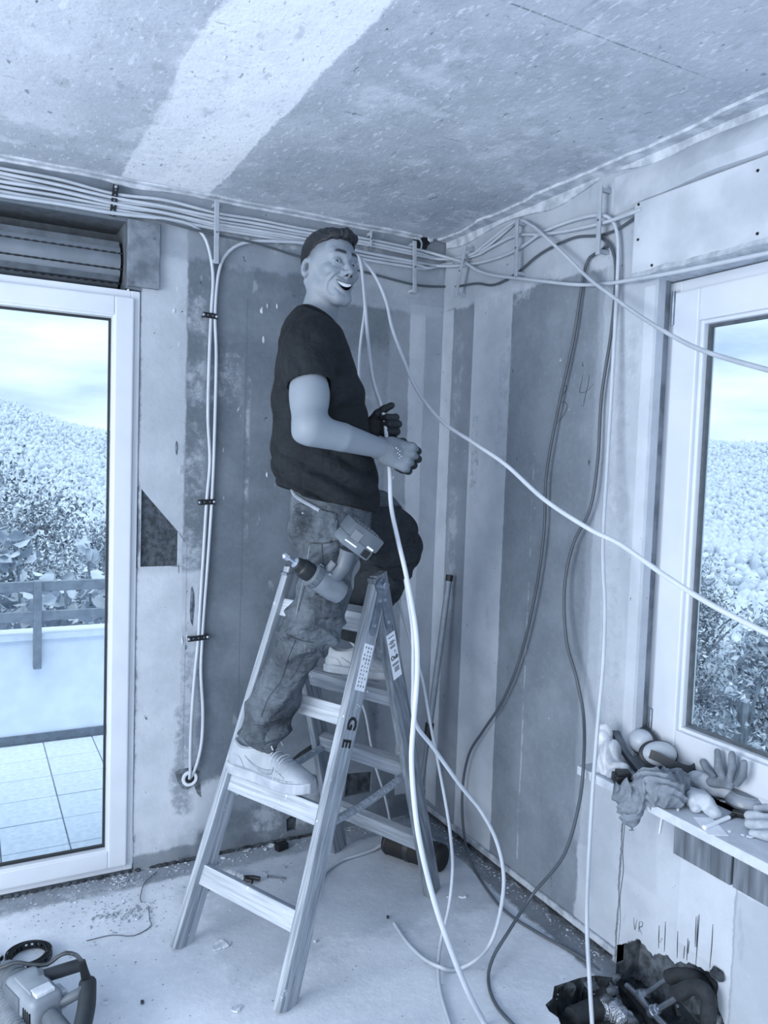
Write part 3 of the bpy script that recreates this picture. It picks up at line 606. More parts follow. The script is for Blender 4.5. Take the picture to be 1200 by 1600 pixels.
# writing on the rails
def text(body, size, o, X, Y, mat, name, parent, depth_=.0008, bold=0.0):
    c = bpy.data.curves.new(name, 'FONT'); c.body = body; c.size = size; c.align_x = 'CENTER'; c.align_y = 'CENTER'; c.extrude = depth_; c.offset = bold; c.resolution_u = 3
    to = bpy.data.objects.new(name, c); COL.objects.link(to); dg = bpy.context.evaluated_depsgraph_get()
    me = bpy.data.meshes.new_from_object(to.evaluated_get(dg)); bpy.data.objects.remove(to)
    X = Vector(X).normalized(); Y = Vector(Y).normalized(); Z = X.cross(Y); M = Matrix((X, Y, Z)).transposed()
    off = ORG.get(parent.name, Vector()); me.transform(Matrix.Translation(Vector(o) - off) @ M.to_4x4())
    me.materials.clear(); me.materials.append(mat); ob = bpy.data.objects.new(name, me); COL.objects.link(ob); ob.parent = parent; ORG[ob.name] = off; return ob
M_ink = plain('black_paint', 22, .6)
a_, b_, dF, nF = rails['FR']; a2_, b2_, dR, nR_ = rails['RR']
text('G', .060, onrail('FR', .748, 1, .002, .001), -dF, nF, M_ink, 'painted_letter', lad, bold=.0015)
text('E', .055, onrail('FR', .692, 1, -.004, .001), -dF, nF, M_ink, 'painted_letter', lad, bold=.0015)
M_paper = plain('white_sticker', 236, .5, 0, .03); M_print = plain('grey_print', 112, .6)
def sticker(nm, z0, z1, w, d, nn, acr, label):
    p = (onrail(nm, z0, 1, acr) + onrail(nm, z1, 1, acr)) / 2 + u * .0006; L = (onrail(nm, z1) - onrail(nm, z0)).length
    return MB().beam(p - d * L / 2, p + d * L / 2, w, .0012, nn).build('sticker', M_paper, lad), p + u * .0008, L
st, p, L = sticker('FR', .842, .978, .048, dF, nF, .004, '')
pm = MB(); random.seed(5)
for i in range(3):
    for j in range(11):
        if random.random() < .85:
            q = p + nF * ((i - 1) * .014) + dF * (L * (.42 - j * .082)); big = j in (3, 4)
            pm.beam(q - dF * (.003 if not big else .004), q + dF * (.003 if not big else .004), random.uniform(.003, .006), .0006, (nF + dF * random.uniform(-.5, .5)))
stuff(pm.build('pictogram', M_print, st))
st, p, L = sticker('RR', .842, .995, .046, dR, nR_, -.002, '')
pm = MB()
for j, w in ((.42, .032), (.33, .020), (.30, .036), (.27, .018), (.22, .03), (.19, .026), (-.17, .036), (-.2, .034)):
    q = p + dR * (L * j); pm.beam(q - nR_ * w / 2, q + nR_ * w / 2, .0035, .0006, dR)
for k in range(12):
    q = p + dR * (L * -.30) + nR_ * (-.010 + k * .0022); pm.beam(q - dR * .009, q + dR * .009, .0012 if k % 3 else .0006, .0006, nR_)
stuff(pm.build('print_line', M_print, st))
X = nR_ if u.dot(nR_.cross(dR)) > 0 else -nR_
text('Oub', .022, p - dR * L * .04, X, dR, M_ink, 'print_lettering', st, .0005, .0006)
text('A', .016, p + dR * L * .08 + X * .008, X, dR, M_print, 'print_lettering', st, .0005)
# ================================================================== cables
def P(*spec):
    out = []
    for s in spec:
        if len(s) == 4: out.append(onA(s[0], s[1], s[3]) if s[2] == 'A' else onB(s[0], s[1], s[3]) if s[2] == 'B' else onF(s[0], s[1], s[3]))
        else: out.append(at(*s))
    return out
def cable(label, spec, r, mat, group=None, cat='cable', name='cable'):
    pts = spline(P(*spec), .018); n = len(pts)
    R = r if not isinstance(r, tuple) else [r[0] + (r[1] - r[0]) * i / (n - 1) for i in range(n)]
    mb = MB().tube(pts, R, 8); o = mb.build(name, mat, None, smooth=True, loc=pts[0], sharp=60); tag(o, label, cat, group); return o
GB = 'cables bundled under the ceiling'
rows = [  # y at x=0, 178, 338, 400, 475, then right of the head
 (263, 303, 333, 343, 358, 372, 389), (270, 309, 339, 349, 363, 377, 394), (276, 315, 345, 355, 368, 381, 398), (283, 318, 350, 360, 373, 393, 409), (291, 323, 354, 364, 377, 399, 413), (299, 328, 358, 368, 381, 404, 418)]
ends = [((680, 397, 'A', .03), (712, 406, 'B', .03), (728, 411, 'B', .03), (745, 422, 'B', .03), (770, 430, 'B', .03), (810, 435, 'B', .03), (860, 441, 'B', .03), (905, 445, 'B', .03), (950, 443, 'B', .035), (1000, 435, 'B', .045), (1057, 425, 'B', .05), (1120, 412, 'B', .05), (1225, 390, 'B', .05)),
 ((690, 404, 'A', .014), (735, 398, 'B', .02), (760, 380, 'B', .02), (806, 346, 'B', .022), (830, 352, 'B', .03), (850, 368, 'B', .04), (880, 396, 'B', .05), (920, 435, 'B', .06), (950, 458, 'B', .07), (1000, 494, 'B', .09), (1060, 530, 'B', .12), (1110, 552, 'B', .15), (1200, 578, 'B', .2), (1260, 592, 'B', .24)),
 ((690, 405, 'A', .022), (740, 400, 'B', .012), (770, 385, 'B', .012), (806, 368, 'B', .014), (850, 366, 'B', .016), (900, 358, 'B', .02), (950, 346, 'B', .03), (1003, 327, 'B', .03)),
 ((680, 415, 'A', .012), (715, 415, 'B', .02), (760, 408, 'B', .012), (806, 391, 'B', .014), (850, 362, 'B', .014), (900, 343, 'B', .014), (938, 336, 'B', .03), (956, 344, 'B', .022), (964, 362, 'B', .02), (966, 400, 'B', .022), (963, 470, 'B', .03), (956, 600, 'B', .05), (949, 720, 'B', .07), (943, 820, 'B', .10), (942, 880, 'B', .12), (945, 950, 'B', .14), (942, 1040, 'B', .17), (934, 1130, 'B', .20), (925, 1250, 'B', .22), (918, 1380, 'B', .23), (917, 1450, 'B', .24), (921, 1530, 'B', .27), (926, 1612, 'F', .006)),
 ((670, 419, 'A', .026), (700, 411, 'A', .012), (722, 403, 'B', .012), (760, 386, 'B', .012), (808, 345, 'B', .012), (812, 344, 'B', .010)),
 ((665, 420, 'A', .012), (690, 414, 'A', .010), (708, 412, 'B', .008))]
cl = ['crossing the right wall and window head', 'looping off the right wall and across the window pane', 'ending behind the window cover panel', 'that hangs down in front of the sill into the floor pit',
      'ending at the second clamp on the right wall', 'ending in the room corner']
rank = ['topmost', 'second', 'third', 'fourth', 'fifth', 'sixth']
offs = [.012, .018, .010, .020, .012, .016]
for i, rw in enumerate(rows):
    sp = [(-60, rw[0] - 14, 'A', offs[i]), (0, rw[0], 'A', offs[i]), (90, (rw[0] + rw[1]) / 2 - 3 + (i % 3) * 2, 'A', offs[i] + .004 * (i % 2)), (178, rw[1], 'A', offs[i]), (258, (rw[1] + rw[2]) / 2 - 5 + (i % 2) * 4, 'A', offs[i] + .003), (338, rw[2], 'A', offs[i]), (400, rw[3], 'A', offs[i]), (475, rw[4], 'A', offs[i]), (565, rw[5], 'A', offs[i] + .008), (648, rw[6], 'A', offs[i] + .004)] + list(ends[i])
    cable(rank[i] + ' ceiling bundle cable, ' + cl[i], sp, .0062, M_cable if i != 3 else M_cable, GB)
cable('left grey cable of the clipped pair going down to the round wall box', [(-60, 292, 'A', .03), (0, 305, 'A', .03), (90, 318, 'A', .028), (178, 333, 'A', .026), (258, 342, 'A', .024), (300, 352, 'A', .02), (318, 368, 'A', .016), (328, 395, 'A', .014), (333, 435, 'A', .012), (330, 490, 'A', .012), (327, 560, 'A', .014), (325, 650, 'A', .016), (328, 720, 'A', .014), (323, 783, 'A', .012), (317, 880, 'A', .014), (312, 960, 'A', .012), (310, 997, 'A', .012), (303, 1070, 'A', .014), (298, 1150, 'A', .014), (297, 1210, 'A', .010), (295, 1216, 'A', .002)], .0065, M_cable, 'pair of cables clipped down the back wall')
cable('right grey cable of the clipped pair, arching over from behind the head', [(500, 382, 'A', .03), (455, 378, 'A', .028), (400, 377, 'A', .024), (372, 383, 'A', .018), (352, 400, 'A', .014), (341, 430, 'A', .012), (336, 492, 'A', .012), (338, 560, 'A', .014), (335, 690, 'A', .016), (331, 783, 'A', .012), (326, 860, 'A', .014), (320, 940, 'A', .012), (316, 997, 'A', .012), (314, 1050, 'A', .014), (317, 1110, 'A', .014), (315, 1160, 'A', .014), (307, 1196, 'A', .012), (298, 1215, 'A', .002)], .0065, M_cable, 'pair of cables clipped down the back wall')
cable('thin dark cable sagging below the ceiling bundle, across both walls', [(225, 335, 'A', .016), (270, 350, 'A', .03), (330, 365, 'A', .032), (400, 380, 'A', .034), (475, 403, 'A', .012), (565, 424, 'A', .012), (648, 445, 'A', .012), (700, 448, 'A', .012), (718, 447, 'B', .010), (745, 443, 'B', .010), (772, 445, 'B', .010), (806, 428, 'B', .012), (845, 396, 'B', .012), (895, 372, 'B', .012), (935, 368, 'B', .010), (965, 358, 'B', .012), (1002, 333, 'B', .014)], .0046, M_cabled)
cable('dark cable looping on the right wall and hanging left, down to the floor pit', [(952, 380, 'B', .014), (938, 393, 'B', .014), (922, 402, 'B', .014), (912, 430, 'B', .016), (896, 530, 'B', .02), (872, 640, 'B', .025), (854, 740, 'B', .03), (850, 830, 'B', .03), (838, 920, 'B', .03), (815, 1020, 'B', .03), (787, 1092, 'B', .03), (755, 1142, 'B', .03), (733, 1178, 'B', .03), (723, 1230, 'B', .03), (724, 1295, 'B', .04), (738, 1352, 'F', .006), (770, 1402, 'F', .006), (800, 1432, 'F', .006), (850, 1463, 'F', .006), (897, 1489, 'F', .006), (930, 1512, 'F', .0), (957, 1540, 'F', -.02), (973, 1578, 'F', -.03), (980, 1612, 'F', -.03)], .0052, M_cabled)
cable('dark cable swinging down beside the pale hanging cable and curling over the floor', [(936, 369, 'B', .016), (950, 379, 'B', .016), (960, 400, 'B', .016), (962, 440, 'B', .018), (955, 520, 'B', .02), (940, 620, 'B', .02), (934, 720, 'B', .025), (922, 795, 'B', .03), (895, 852, 'B', .035), (882, 920, 'B', .04), (885, 1000, 'B', .05), (901, 1060, 'B', .05), (912, 1120, 'B', .06), (912, 1190, 'B', .165), (904, 1260, 'B', .18), (880, 1338, 'B', .19), (832, 1398, 'B', .20), (795, 1455, 'F', .10), (770, 1497, 'F', .04), (763, 1532, 'F', .006), (775, 1570, 'F', .006), (812, 1612, 'F', .006)], .0052, M_cabled)
cable('thick pale cable strung from behind the head to the right picture edge', [(545, 392, 'A', .05), (561, 402, 3.02), (585, 430, 2.98), (603, 470, 2.94), (612, 510, 2.9), (627, 552, 2.85), (652, 610, 2.74), (690, 658, 2.62), (740, 692, 2.50), (790, 726, 2.36), (850, 780, 2.18), (920, 826, 2.02), (970, 851, 1.93), (1040, 900, 1.80), (1110, 944, 1.68), (1200, 990, 1.55), (1270, 1022, 1.46)], (.0062, .0068), M_cablew)
cable('pale cable from behind the head through both gloved hands and down to the floor', [(548, 396, 'A', .05), (563, 406, 3.0), (570, 470, 2.86), (575, 530, 2.74), (582, 590, 2.60), (594, 630, 2.50), (601, 655, 2.46), (604, 685, 2.425), (607, 712, 2.385), (609, 742, 2.36), (611, 790, 2.32), (621, 840, 2.26), (635, 900, 2.2), (649, 980, 2.14), (652, 1050, 2.10), (646, 1130, 2.07), (643, 1190, 2.05), (649, 1270, 2.03), (660, 1335, 2.03), (679, 1410, 2.04), (700, 1472, 2.06), (729, 1545, 2.10), (757, 1600, 'F', .008), (775, 1640, 'F', .008)], (.0058, .0080), M_cablew)
cable('thin pale cable hanging just left of the one he holds', [(552, 394, 'A', .05), (561, 404, 3.04), (567, 440, 2.98), (570, 480, 2.92), (563, 540, 2.84), (561, 590, 2.78), (564, 640, 2.74), (570, 700, 2.72)], .0052, M_cablew)
cable('grey cable hanging from behind his knee, curving over the floor to the bottom edge', [(612, 905, 2.95), (620, 930, 2.93), (631, 967, 2.91), (646, 1015, 2.88), (660, 1062, 2.85), (668, 1105, 2.82), (675, 1145, 2.79), (684, 1190, 2.74), (698, 1265, 2.66), (705, 1317, 2.60), (707, 1362, 2.54), (701, 1418, 2.50), (690, 1464, 'F', .05), (685, 1508, 'F', .02), (689, 1552, 'F', .008), (707, 1612, 'F', .008)], .0055, M_cable)
cable('pale cable leaving the held one and bowing out, its cut end on the floor', [(634, 905, 2.23), (645, 985, 2.18), (646, 1060, 2.18), (648, 1126, 2.2), (677, 1168, 2.28), (720, 1228, 2.36), (752, 1268, 2.40), (776, 1315, 2.42), (787, 1370, 2.42), (781, 1428, 2.42), (766, 1474, 2.42), (742, 1501, 'F', .05), (712, 1515, 'F', .008), (688, 1511, 'F', .03), (660, 1496, 'F', .008), (635, 1471, 'F', .008), (616, 1443, 'F', .008)], .0062, M_cable)
cable('thin grey cable hanging on the back wall behind the ladder', [(540, 1068, 'A', .02), (556, 1084, 'A', .02), (570, 1112, 'A', .02), (579, 1160, 'A', .02), (586, 1195, 'A', .02), (600, 1240, 'A', .03), (608, 1275, 'A', .04), (610, 1292, 'A', .05)], .0052, M_cable)
cable('grey cable lying on the floor from the black bag towards the front ladder leg', [(600, 1317, 'F', .02), (585, 1327, 'F', .008), (560, 1336, 'F', .008), (532, 1345, 'F', .008), (508, 1363, 'F', .008), (494, 1386, 'F', .008), (486, 1412, 'F', .008)], .0062, M_cable)
cable('thin stiff wire lying bent on the floor near the balcony door', [(245, 1362, 'F', .004), (226, 1380, 'F', .006), (219, 1403, 'F', .006), (222, 1410, 'F', .004)], .0016, M_cabled, None, 'wire', 'wire')
cable('thin bent wire on the bright floor left of the ladder foot', [(232, 1416, 'F', .003), (234, 1438, 'F', .005), (236, 1447, 'F', .003), (209, 1462, 'F', .003), (175, 1461, 'F', .003), (135, 1470, 'F', .003)], .0014, M_cabled, None, 'wire', 'wire')
# clamps that hold the bundle
def clamp(t, b, wall, off, w, label, screwz=.5):
    f = onA if wall == 'A' else onB; a_ = f(*t, off); b_ = f(*b, off); nrm = Vector((0, -1, 0)) if wall == 'A' else Vector((-1, 0, 0)); mid = a_.lerp(b_, .5)
    o = thing('cable_clamp', label, 'clamp', b_, 'grey plastic clamps over the cables'); ax = (a_ - b_).normalized()
    MB().beam(b_, a_, w, .007, ax.cross(nrm), .003).build('clamp_bar', M_clip, o)
    for e, q in ((1, a_ - ax * .012), (0, b_ + ax * .012)): MB().beam(q + nrm * .002, q - nrm * (off - .0005), w * .7, .012, ax.cross(nrm), .001).build('clamp_foot', M_clip, o)
    MB().lathe([(0, .0045), (.003, .004)], a_.lerp(b_, screwz) + nrm * .003, nrm, 8).build('screw', M_galv, o)
clamp((339, 313), (338, 412), 'A', .046, .019, 'grey plastic clamp above the two cables dropping down the back wall')
clamp((648, 376), (648, 458), 'A', .044, .018, 'grey plastic clamp below the black ceiling hole in the corner')
clamp((727, 383), (712, 463), 'B', .046, .017, 'slanting grey plastic clamp nearest to the corner on the right wall')
clamp((808, 343), (806, 432), 'B', .040, .017, 'upright grey plastic clamp on the right wall, second from the corner')
clamp((938, 290), (934, 398), 'B', .042, .018, 'grey plastic clamp highest on the right wall, left of the window cover')
clamp((580, 360), (580, 386), 'A', .036, .010, 'small grey clamp right of the man\'s hair')
def strap(c, half, wall, label, vertical=False):
    a_ = onA(c[0] - half[0], c[1] - half[1], .022); b_ = onA(c[0] + half[0], c[1] + half[1], .022); ax = (b_ - a_).normalized(); L = (b_ - a_).length
    o = thing('perforated_strap', label, 'strap', a_.lerp(b_, .5), 'black perforated straps over cables'); side = ax.cross(Vector((0, 1, 0)))
    bmain = MB().beam(a_, b_, .020, .0025, side, .0008); bd_ = bmain.build('strap_band', M_black, o)
    for e in (a_, b_):
        q = e.lerp(a_.lerp(b_, .5), .12); MB().beam(q, q + Vector((0, .0205, 0)), .016, .004, side).build('strap_foot', M_black, o)
        MB().lathe([(0, .0065), (.003, .005), (.004, .002)], q + Vector((0, -.0015, 0)), (0, -1, 0), 10).build('screw', M_steel, o)
    hb = MB(); k = max(3, int(L / .016))
    for i in range(1, k): q = a_.lerp(b_, i / k); hb.lathe([(0, .003), (.0006, .003)], q + Vector((0, -.0014, 0)), (0, -1, 0), 8)
    stuff(hb.build('hole', M_galv, bd_))
strap((328.5, 493), (11.5, 2), 'A', 'black perforated strap highest on the vertical cable pair')
strap((323.5, 784.5), (13, -.5), 'A', 'black perforated strap at mid height on the vertical cable pair')
strap((310, 997), (16.5, -2), 'A', 'black perforated strap lowest on the vertical cable pair')
strap((178.5, 313), (-3, 24), 'A', 'upright black perforated strap across the ceiling cable bundle')
# wall box at the end of the pair and cut-outs
wb = thing('wall_box', 'round white wall box with two cables entering, set in a ragged plaster cutout', 'box', onA(295, 1217, .0))
a = MB(); pts = []
for px, py in ((273, 1207), (281, 1202), (300, 1199), (312, 1205), (313, 1222), (314, 1246), (308, 1240), (303, 1227), (292, 1234), (284, 1232), (278, 1222)): pts.append(onA(px, py, .0015))
a.add(pts + [p + Vector((0, .0012, 0)) for p in pts], [tuple(t) for t in tessellate_polygon([[Vector((p.x, p.z, 0)) for p in pts]])] + [(i, (i + 1) % 11, (i + 1) % 11 + 11, i + 11) for i in range(11)]); a.build('plaster_cutout', M_conc, wb)
c0 = onA(296, 1216, .002)
MB().lathe([(0, .030), (.006, .030), (.008, .028), (.008, .020), (.004, .019), (.003, .018)], c0, (0, -1, 0), 20).build('box_ring', M_pl_white, wb, smooth=True)
MB().lathe([(0, .017), (.0008, .017)], c0 + Vector((0, -.0052, 0)), (0, -1, 0), 16).build('box_hole', M_black, wb)
for (px, py, lab) in ((548, 1281, 'left black socket hole low on the back wall behind the ladder'), (557, 1281, 'right black socket hole low on the back wall behind the ladder'), (484, 1222, 'round black socket hole in front of the white shoe tip')):
    big = px == 484; rr_ = .033 if big else .013; c0 = onA(px, py, .001); o = thing('socket_hole', lab, 'hole', c0)
    MB().lathe([(0, rr_), (.003, rr_), (.003, rr_ * .8)], c0, (0, -1, 0), 16).build('socket_ring', M_dark, o); MB().lathe([(0, rr_ * .78), (.0034, rr_ * .78)], c0, (0, -1, 0), 16).build('socket_ground', M_black, o)
# pencil marks and scratches on the walls
M_pencil = plain('pencil_mark', 70, .8); M_pencil2 = plain('charcoal_mark', 64, .8)
def mark(label, lines, r, mat, f, name='pencil_mark'):
    mb = MB(); q0 = None
    for l in lines:
        pts = spline([f(px, py, .0006) for px, py in l], .01); q0 = q0 or pts[0]
        k = len(pts); mb.tube(pts, [r * (.35 + .65 * math.sin(math.pi * (i + .5) / k)) for i in range(k)], 4)
    o = mb.build(name, mat, None, loc=q0); tag(o, label, 'mark'); return o
mark('pencilled number 4 on the dark stripe of the right wall', [[(911, 585), (907, 605), (906, 613), (913, 613), (920, 608), (927, 600)], [(921, 585), (919, 600), (914, 622), (911, 636)]], .0012, M_pencil, onB)
mark('pencilled curls beside the left dark cable on the right wall', [[(878, 602), (884, 602), (885, 608), (880, 616), (873, 619), (880, 618)], [(875, 627), (884, 629), (886, 637), (880, 650), (870, 661), (864, 665)]], .0012, M_pencil, onB)
mark('pencilled letters VR on the white wall below the sill', [[(990, 1433), (992, 1453), (995, 1437)], [(999, 1440), (998, 1456)], [(999, 1440), (1004, 1441), (1003, 1448), (999, 1449), (1003, 1460)]], .0011, M_pencil, onB)
for i, (ls, lab) in enumerate([([[(1030, 1446), (1029, 1482)]], 'short black streak on the white wall, leftmost of the row'), ([[(1040, 1440), (1039, 1465), (1038, 1487)]], 'black streak on the white wall, second of the row'), ([[(1059, 1455), (1058, 1497)]], 'black streak on the white wall, third of the row'),
        ([[(1075, 1466), (1073, 1501)], [(1077, 1470), (1075, 1490)], [(1070, 1478), (1068, 1498)]], 'small cluster of black streaks on the white wall'), ([[(1093, 1428), (1090, 1470), (1087, 1510)], [(1088, 1432), (1086, 1480)], [(1091, 1430), (1088, 1480)]], 'longest triple black streak on the white wall'), ([[(1114, 1444), (1112, 1480), (1109, 1512)]], 'single black streak rightmost on the white wall')]):
    mark(lab, ls, .0014, M_pencil2, onB, 'wall_streak')
mark('crooked vertical crack in the white plaster below the sill', [[(979, 1245), (976, 1290), (973, 1330), (974, 1360), (969, 1400), (969, 1440), (966, 1476)]], .0012, M_pencil2, onB, 'crack')
mark('scratched cross lines at the corner of the cork patch on the back wall', [[(278, 830), (288, 846)], [(268, 885), (284, 885)], [(279, 880), (279, 896)]], .001, M_pencil2, onA, 'scratch')
# flakes of plaster that came off the back wall: pale spots and a loose tongue
for i, (px, py, w, h, tone) in enumerate([(276, 700, 4, 16, 'd'), (281, 735, 8, 9, 'w'), (409, 485, 4, 8, 'w'), (418, 478, 2.5, 6, 'w'), (412, 531, 3.5, 8, 'w'), (433, 478, 2.5, 6, 'w'), (417, 742, 3, 6, 'w'), (272, 486, 5, 6, 'w'), (300, 945, 7, 40, 'd'), (285, 1000, 3, 9, 'w'), (290, 1012, 2.5, 6, 'd')]):
    pts = [onA(px + w * .6 * math.cos(t) * random.uniform(.7, 1.15), py + .75 * h * math.sin(t) * random.uniform(.7, 1.15), .0012) for t in [k * 2 * math.pi / 9 for k in range(9)]]
    cen = sum(pts, Vector()) / 9
    o = MB().add(pts + [p + Vector((0, .001, 0)) for p in pts] + [cen + Vector((0, -.003, 0))], [(k, (k + 1) % 9, 18) for k in range(9)] + [(k, (k + 1) % 9, (k + 1) % 9 + 9, k + 9) for k in range(9)]).build('plaster_flake', M_edge if tone == 'w' else M_conc, wall_back)
# ================================================================== distance-field sculpting
def smin(a, b, k):
    h = np.clip(.5 + .5 * (b - a) / k, 0, 1); return b + (a - b) * h - k * h * (1 - h)
def smax(a, b, k): return -smin(-a, -b, k)
def V3(*p): return np.array(p[0] if len(p) == 1 else p, float)
def s_cap(P, a, b, ra, rb):
    a = V3(a); b = V3(b); ba = b - a; t = np.clip(((P - a) @ ba) / max(1e-9, ba @ ba), 0, 1)
    return np.linalg.norm(P - a - t[:, None] * ba, axis=1) - (ra + (rb - ra) * t)
def s_chain(P, pts, rs, k=.01):
    d = s_cap(P, pts[0], pts[1], rs[0], rs[1])
    for i in range(1, len(pts) - 1): d = smin(d, s_cap(P, pts[i], pts[i + 1], rs[i], rs[i + 1]), k)
    return d
def s_ell(P, c, r):
    q = (P - V3(c)); r = V3(r); k0 = np.linalg.norm(q / r, axis=1); k1 = np.linalg.norm(q / (r * r), axis=1)
    return k0 * (k0 - 1) / np.maximum(k1, 1e-9)
def s_box(P, c, h, r):
    q = np.abs(P - V3(c)) - (V3(h) - r); return np.linalg.norm(np.maximum(q, 0), axis=1) + np.minimum(q.max(1), 0) - r
def sdf_mesh(f, lo, hi, vox, B=10):
    lo = V3(lo); hi = V3(hi); nb = np.ceil((hi - lo) / (vox * B)).astype(int); D = np.ones(tuple(nb * B), np.float32)
    g = np.stack(np.meshgrid(*[np.arange(n) for n in nb], indexing='ij'), -1).reshape(-1, 3)
    dc = f(lo + (g * B + (B - 1) / 2) * vox); act = np.abs(dc) < vox * B * 1.3
    lc = np.stack(np.meshgrid(*[np.arange(B)] * 3, indexing='ij'), -1).reshape(-1, 3)
    for (i, j, k), d in zip(g[dc < 0], dc[dc < 0]): D[i * B:i * B + B, j * B:j * B + B, k * B:k * B + B] = -1
    A = g[act]; CH = 250
    for s in range(0, len(A), CH):
        a = A[s:s + CH]; pts = (a[:, None, :] * B + lc[None]).reshape(-1, 3); d = f(lo + pts * vox).astype(np.float32); D[pts[:, 0], pts[:, 1], pts[:, 2]] = d
    S = D < 0; nx, ny, nz = S.shape; c = [S[x:nx - 1 + x, y:ny - 1 + y, z:nz - 1 + z] for x in (0, 1) for y in (0, 1) for z in (0, 1)]
    al = c[0].copy(); an = c[0].copy()
    for q in c[1:]: al &= q; an |= q
    cells = np.argwhere(an & ~al); idx = np.full((nx - 1, ny - 1, nz - 1), -1, np.int64); idx[cells[:, 0], cells[:, 1], cells[:, 2]] = np.arange(len(cells))
    acc = np.zeros((len(cells), 3)); cnt = np.zeros(len(cells)); co = [(x, y, z) for x in (0, 1) for y in (0, 1) for z in (0, 1)]
    val = {o: D[cells[:, 0] + o[0], cells[:, 1] + o[1], cells[:, 2] + o[2]] for o in co}
    for o in co:
        for ax in range(3):
            if o[ax]: continue
            o2 = tuple(o[i] + (i == ax) for i in range(3)); a, b = val[o], val[o2]; m = (a < 0) != (b < 0)
            t = np.where(m, a / np.where(m, a - b, 1), 0); p = np.array(o, float)[None].repeat(len(cells), 0); p[:, ax] += t; acc[m] += p[m]; cnt[m] += 1
    V = lo + (cells + acc / cnt[:, None]) * vox; Q = []
    for ax in range(3):
        sl0 = [slice(1, -1)] * 3; sl1 = [slice(1, -1)] * 3; sl0[ax] = slice(0, -1); sl1[ax] = slice(1, None)
        a = S[tuple(sl0)]; b = S[tuple(sl1)]; e = np.argwhere(a != b); off = np.array([1, 1, 1]); off[ax] = 0; e = e + off
        fl_ = S[e[:, 0], e[:, 1], e[:, 2]]; u_, v_ = (ax + 1) % 3, (ax + 2) % 3; du = np.eye(3, dtype=int)[u_]; dv = np.eye(3, dtype=int)[v_]
        q = np.stack([idx[tuple((e - du - dv).T)], idx[tuple((e - dv).T)], idx[tuple(e.T)], idx[tuple((e - du).T)]], 1); q[~fl_] = q[~fl_][:, ::-1]; Q.append(q)
    Q = np.concatenate(Q); Q = Q[(Q >= 0).all(1)]
    return V, Q
def relax(V, Q, it=2, k=.5):
    for _ in range(it):
        s = np.zeros_like(V); c = np.zeros(len(V))
        for a, b in ((0, 1), (1, 2), (2, 3), (3, 0)):
            np.add.at(s, Q[:, a], V[Q[:, b]]); np.add.at(c, Q[:, a], 1); np.add.at(s, Q[:, b], V[Q[:, a]]); np.add.at(c, Q[:, b], 1)
        V = V * (1 - k) + k * s / np.maximum(c, 1)[:, None]
    return V
def np_obj(name, V, Q, mat, parent=None, colors=None, loc=None):
    off = np.array(ORG.get(parent.name, Vector()) if parent else (loc or (0, 0, 0)))
    me = bpy.data.meshes.new(name); n = len(V); me.vertices.add(n); me.vertices.foreach_set('co', (V - off).astype(np.float32).ravel())
    me.loops.add(4 * len(Q)); me.loops.foreach_set('vertex_index', Q.astype(np.int32).ravel()); me.polygons.add(len(Q)); me.polygons.foreach_set('loop_start', (np.arange(len(Q)) * 4).astype(np.int32))
    me.polygons.foreach_set('use_smooth', [True] * len(Q)); me.update(); me.validate()
    if colors is not None:
        a = me.color_attributes.new('tone', 'FLOAT_COLOR', 'POINT'); a.data.foreach_set('color', colors.astype(np.float32).ravel())
    me.materials.append(mat); o = bpy.data.objects.new(name, me); COL.objects.link(o)
    if parent: o.parent = parent
    else: o.location = off
    ORG[o.name] = Vector(off); return o
def sculpt(name, f, lo, hi, vox, mat, parent, it=1, colf=None):
    V, Q = sdf_mesh(f, lo, hi, vox)
    if it: V = relax(V, Q, it)
    return np_obj(name, V, Q, mat, parent, colf(V) if colf else None)
def wob(P, sc, seed=0):                                       # cheap smooth pseudo-noise
    x, y, z = (P * sc).T; return (np.sin(x * 1.0 + 1.7 * np.sin(y * .9 + seed) + seed) + np.sin(y * 1.3 + 1.4 * np.sin(z * 1.1 + seed * 2)) + np.sin(z * 1.2 + 1.5 * np.sin(x * 1.05 + seed * 3))) / 3
from mathutils.bvhtree import BVHTree
def bvh_of(*objs):
    vs = []; fs = []
    for o in objs:
        n = len(vs); off = ORG[o.name]; vs += [v.co + off for v in o.data.vertices]; fs += [[i + n for i in p.vertices] for p in o.data.polygons]
    return BVHTree.FromPolygons(vs, fs)
def hit(bv, px, py):
    d = Vector(ray(px, py)).normalized(); p, nrm, i, dist = bv.ray_cast(Vector(CAM), d)
    if p is None: return None
    return p, (nrm if nrm.dot(d) < 0 else -nrm)
def seam(bv, path, r, mat, parent, name='seam', lift=.0008, n=5):
    P2 = spline([(x, y, 0) for x, y in path], 4); pts = []
    for q in P2:
        h = hit(bv, q.x, q.y)
        if h and (not pts or (h[0] - pts[-1]).length < .08): pts.append(h[0] + h[1] * lift)
    if len(pts) > 1: return MB().tube(pts, r, n).build(name, mat, parent, smooth=True)
